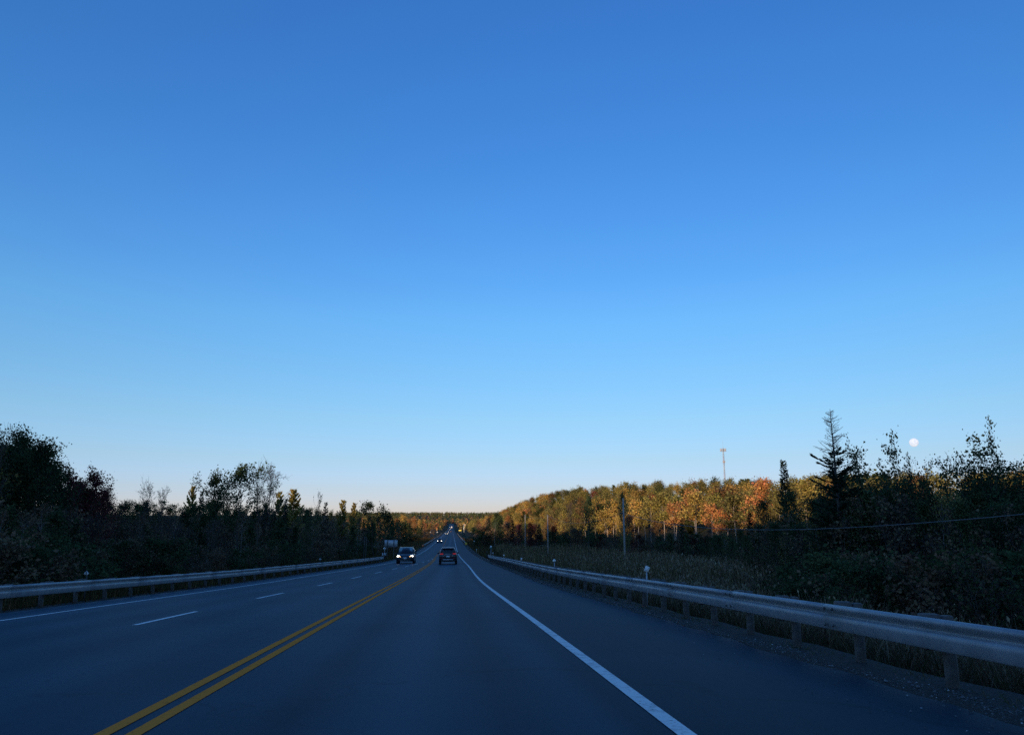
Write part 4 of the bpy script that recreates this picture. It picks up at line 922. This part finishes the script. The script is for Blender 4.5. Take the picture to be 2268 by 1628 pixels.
def body_st(y, wb, wm, wt, zb, zm, zt): return ring(y, [(wb * .6, zb), (wb, zb + .02), (wm, zb + .16), (wm, zm), (wt, zt), (wt * .55, zt + .03)])
def cab_st(y, wl, zl, wt, zt): return ring(y, [(wl * .5, zl - .05), (wl, zl - .05), (wl, zl), (wt, zt - .06), (wt * .88, zt - .01), (wt * .4, zt + .015)])
def vehicle(name, label, cat, y, o, oncoming, pm, spec, lights=True, group=None, small=False):
    x = o + float(Xr(y)); z = float(zroad(o, y)) + .004
    sl = (float(Zr(y + 2)) - float(Zr(y - 2))) / 4; hd = math.atan2(float(Xr(y + 2) - Xr(y - 2)), 4); su = float(sup(y))
    rot = Matrix.Rotation(-hd, 4, 'Z') @ Matrix.Rotation(math.atan(sl), 4, 'X') @ Matrix.Rotation(-math.atan(su), 4, 'Y')
    if oncoming: rot = rot @ Matrix.Rotation(math.pi, 4, 'Z')
    t = thing(name, label, cat, (x, y, z), rot.to_euler(), group)
    mb = MB(); mb.hull([body_st(*s) for s in spec['body']]); mb.hull([cab_st(*s) for s in spec['cab']]); mb.obj('body', pm, t, smooth=False)
    for sx in (-1, 1):
        for wy in spec['axles']:
            w = link('wheel', TYRE, t, (sx * (spec['w'] - .10), wy, .34), (0, 0, 0 if sx > 0 else math.pi)); link('rim', RIM, w)
    for nm, quad, mt in spec['panels']:
        P = np.array(quad, float); n = np.cross(P[1] - P[0], P[2] - P[0]); n /= np.linalg.norm(n)
        m = MB(); m.slab(P + n * .006, n, .012); m.obj(nm, MAT[mt], t)
    for nm, c, d, mt in spec['boxes']:
        for sx in ((-1, 1) if c[0] else (1,)):
            m = MB(); m.box((c[0] * sx, c[1], c[2]), d, min(d) * .3); m.obj(nm, MAT[mt], t)
    return t
# compact SUV seen from behind (front at +Y)
SUV = dict(w=.92, axles=(-1.33, 1.35),
    body=[(-2.27, .66, .76, .74, .52, .78, .98), (-2.22, .74, .84, .82, .44, .84, 1.04), (-2.0, .80, .90, .88, .36, .90, 1.07), (-1.0, .82, .92, .90, .26, .92, 1.06), (.6, .82, .92, .90, .24, .90, 1.04), (1.3, .82, .92, .86, .26, .86, 1.0), (2.0, .78, .88, .78, .28, .74, .90), (2.26, .60, .74, .62, .36, .60, .72)],
    cab=[(-2.24, .80, 1.02, .76, 1.10), (-2.02, .84, 1.02, .66, 1.50), (-1.86, .86, 1.02, .66, 1.62), (-.6, .88, 1.02, .68, 1.67), (.3, .88, 1.02, .66, 1.62), (1.25, .86, 1.0, .78, 1.06)],
    panels=[('rear_window', [(-.70, -2.205, 1.14), (.70, -2.205, 1.14), (.57, -2.015, 1.50), (-.57, -2.015, 1.50)], 'glass'),
            ('windshield', [(.74, 1.12, 1.10), (-.74, 1.12, 1.10), (-.60, .36, 1.58), (.60, .36, 1.58)], 'glass'),
            ('side_window', [(-.882, 1.0, 1.08), (-.882, -1.7, 1.08), (-.715, -1.6, 1.52), (-.715, .35, 1.52)], 'glass'), ('side_window', [(.882, -1.7, 1.08), (.882, 1.0, 1.08), (.715, .35, 1.52), (.715, -1.6, 1.52)], 'glass'),
            ('licence_plate', [(-.16, -2.285, .70), (.16, -2.285, .70), (.16, -2.27, .84), (-.16, -2.27, .84)], 'plate_white')],
    boxes=[('taillight', (.64, -2.20, 1.03), (.34, .14, .10), 'lamp_red'), ('reflector', (.62, -2.27, .58), (.26, .06, .05), 'reflector_red'), ('chrome_strip', (0, -2.27, .97), (.70, .03, .035), 'chrome'),
           ('badge', (.47, -2.275, .85), (.20, .02, .03), 'chrome'), ('skid_plate', (0, -2.25, .47), (1.10, .10, .10), 'silver_trim'), ('bumper', (0, -2.20, .40), (1.45, .20, .14), 'plastic'),
           ('roof_rail', (.60, -.75, 1.70), (.04, 2.0, .04), 'chrome'), ('spoiler', (0, -2.02, 1.61), (1.16, .24, .05), 'silver_trim'), ('mirror', (1.02, .75, 1.10), (.20, .12, .15), 'plastic'), ('antenna_fin', (0, -1.6, 1.70), (.04, .16, .07), 'black'), ('pillar_trim', (.76, -2.10, 1.30), (.05, .10, .40), 'silver_trim'), ('muffler', (0, -1.9, .32), (.9, .25, .12), 'plastic')])
vehicle('sport_utility_vehicle', 'dark grey compact SUV driving away with red tail lights lit', 'car', 80, -1.90, False, paintmat('paint_grey', (.016, .021, .026)), SUV)
# minivan coming towards the camera (its front is +Y before it is turned)
VAN = dict(w=.99, axles=(-1.5, 1.5),
    body=[(-2.5, .80, .90, .86, .40, .90, 1.06), (-2.2, .88, .97, .94, .28, .95, 1.08), (0, .90, .99, .96, .22, .95, 1.06), (1.2, .90, .99, .94, .22, .92, 1.04), (1.75, .88, .98, .88, .22, .86, 1.00), (2.2, .84, .94, .82, .24, .72, .90), (2.45, .74, .86, .70, .28, .62, .78), (2.56, .56, .70, .56, .34, .58, .68)],
    cab=[(-2.45, .90, 1.02, .78, 1.15), (-2.15, .92, 1.02, .72, 1.64), (-1.6, .94, 1.02, .74, 1.73), (-.2, .95, 1.02, .75, 1.76), (.45, .95, 1.02, .74, 1.70), (1.72, .90, .98, .84, 1.02)],
    panels=[('windshield', [(.80, 1.60, 1.07), (-.80, 1.60, 1.07), (-.66, .52, 1.66), (.66, .52, 1.66)], 'glass'),
            ('side_window', [(-.952, 1.2, 1.09), (-.952, -2.1, 1.09), (-.80, -1.9, 1.60), (-.80, .4, 1.60)], 'glass'), ('side_window', [(.952, -2.1, 1.09), (.952, 1.2, 1.09), (.80, .4, 1.60), (.80, -1.9, 1.60)], 'glass'),
            ('licence_plate', [(.17, 2.60, .50), (-.17, 2.60, .50), (-.17, 2.60, .66), (.17, 2.60, .66)], 'plate_white'),
            ('grille', [(.50, 2.555, .665), (-.50, 2.555, .665), (-.50, 2.50, .735), (.50, 2.50, .735)], 'black')],
    boxes=[('headlight', (.74, 2.33, .80), (.26, .20, .16), 'lamp_white'), ('turn_signal', (.54, 2.46, .74), (.12, .12, .09), 'lamp_amber'), ('chrome_strip', (0, 2.57, .715), (.46, .03, .03), 'chrome'), ('bumper', (0, 2.48, .42), (1.50, .20, .22), 'black'), ('air_dam', (0, 2.5, .31), (1.15, .12, .05), 'silver_trim'),
           ('mirror', (1.10, 1.22, 1.10), (.22, .13, .17), 'plastic'), ('roof_rail', (.70, -.8, 1.78), (.04, 2.2, .04), 'chrome'), ('wiper', (0, 1.66, 1.075), (1.1, .03, .02), 'black'), ('rear_view_mirror', (0, 1.0, 1.52), (.22, .03, .06), 'plastic')])
vehicle('minivan', 'dark blue-black minivan coming towards us with headlights on', 'minivan', 87, float(oL(87)) + 2.05, True, paintmat('paint_black', (.010, .014, .022)), VAN)
SED = dict(SUV)
def facelights(spec):
    s = dict(spec); s['boxes'] = [b for b in spec['boxes'] if b[0] in ('roof_rail', 'mirror', 'spoiler')] + [('headlight', (.70, 2.17, .78), (.25, .2, .14), 'lamp_white'), ('bumper', (0, 2.22, .42), (1.3, .16, .16), 'black')]; return s
ONC = facelights(SUV)
vehicle('car', 'dark car with bright headlights, second of the oncoming traffic', 'car', 283, -5.75, True, MAT['paint_black'], ONC, group=None)
for y, o, lb in ((610, -5.6, 'third oncoming car, its headlights lit far down the road'), (735, -5.4, 'fourth oncoming car with lit headlights behind the third'), (1180, -5.8, 'oncoming car with lit headlights halfway up the far rise'), (1290, -5.4, 'oncoming car close behind on the far rise'), (1560, -6.0, 'last oncoming car, high on the far rise')):
    vehicle('car', lb, 'car', y, o, True, MAT['paint_black'], ONC, group='distant oncoming cars')
BOX = dict(w=1.1, axles=(-2.6, 2.4), body=[(-3.6, .9, 1.05, 1.05, .6, .9, 1.0), (0, .9, 1.1, 1.1, .5, .9, 1.0), (3.0, .9, 1.1, 1.0, .5, 1.2, 2.0), (3.5, .8, 1.0, .8, .5, 1.1, 1.9)], cab=[(-3.6, 1.2, 1.05, 1.2, 3.6), (1.6, 1.2, 1.05, 1.2, 3.6)], panels=[], boxes=[('taillight', (1.0, -3.62, .9), (.2, .08, .2), 'lamp_red')])
vehicle('box_truck', 'white box truck driving away near the top of the far rise', 'truck', 1500, -1.8, False, mat('paint_white', (.8, .8, .8), .4), BOX)
for y, lb in ((840, 'dark car driving away far beyond the vehicle ahead'),):
    vehicle('car', lb, 'car', y, -1.9, False, MAT['paint_black'], SUV)
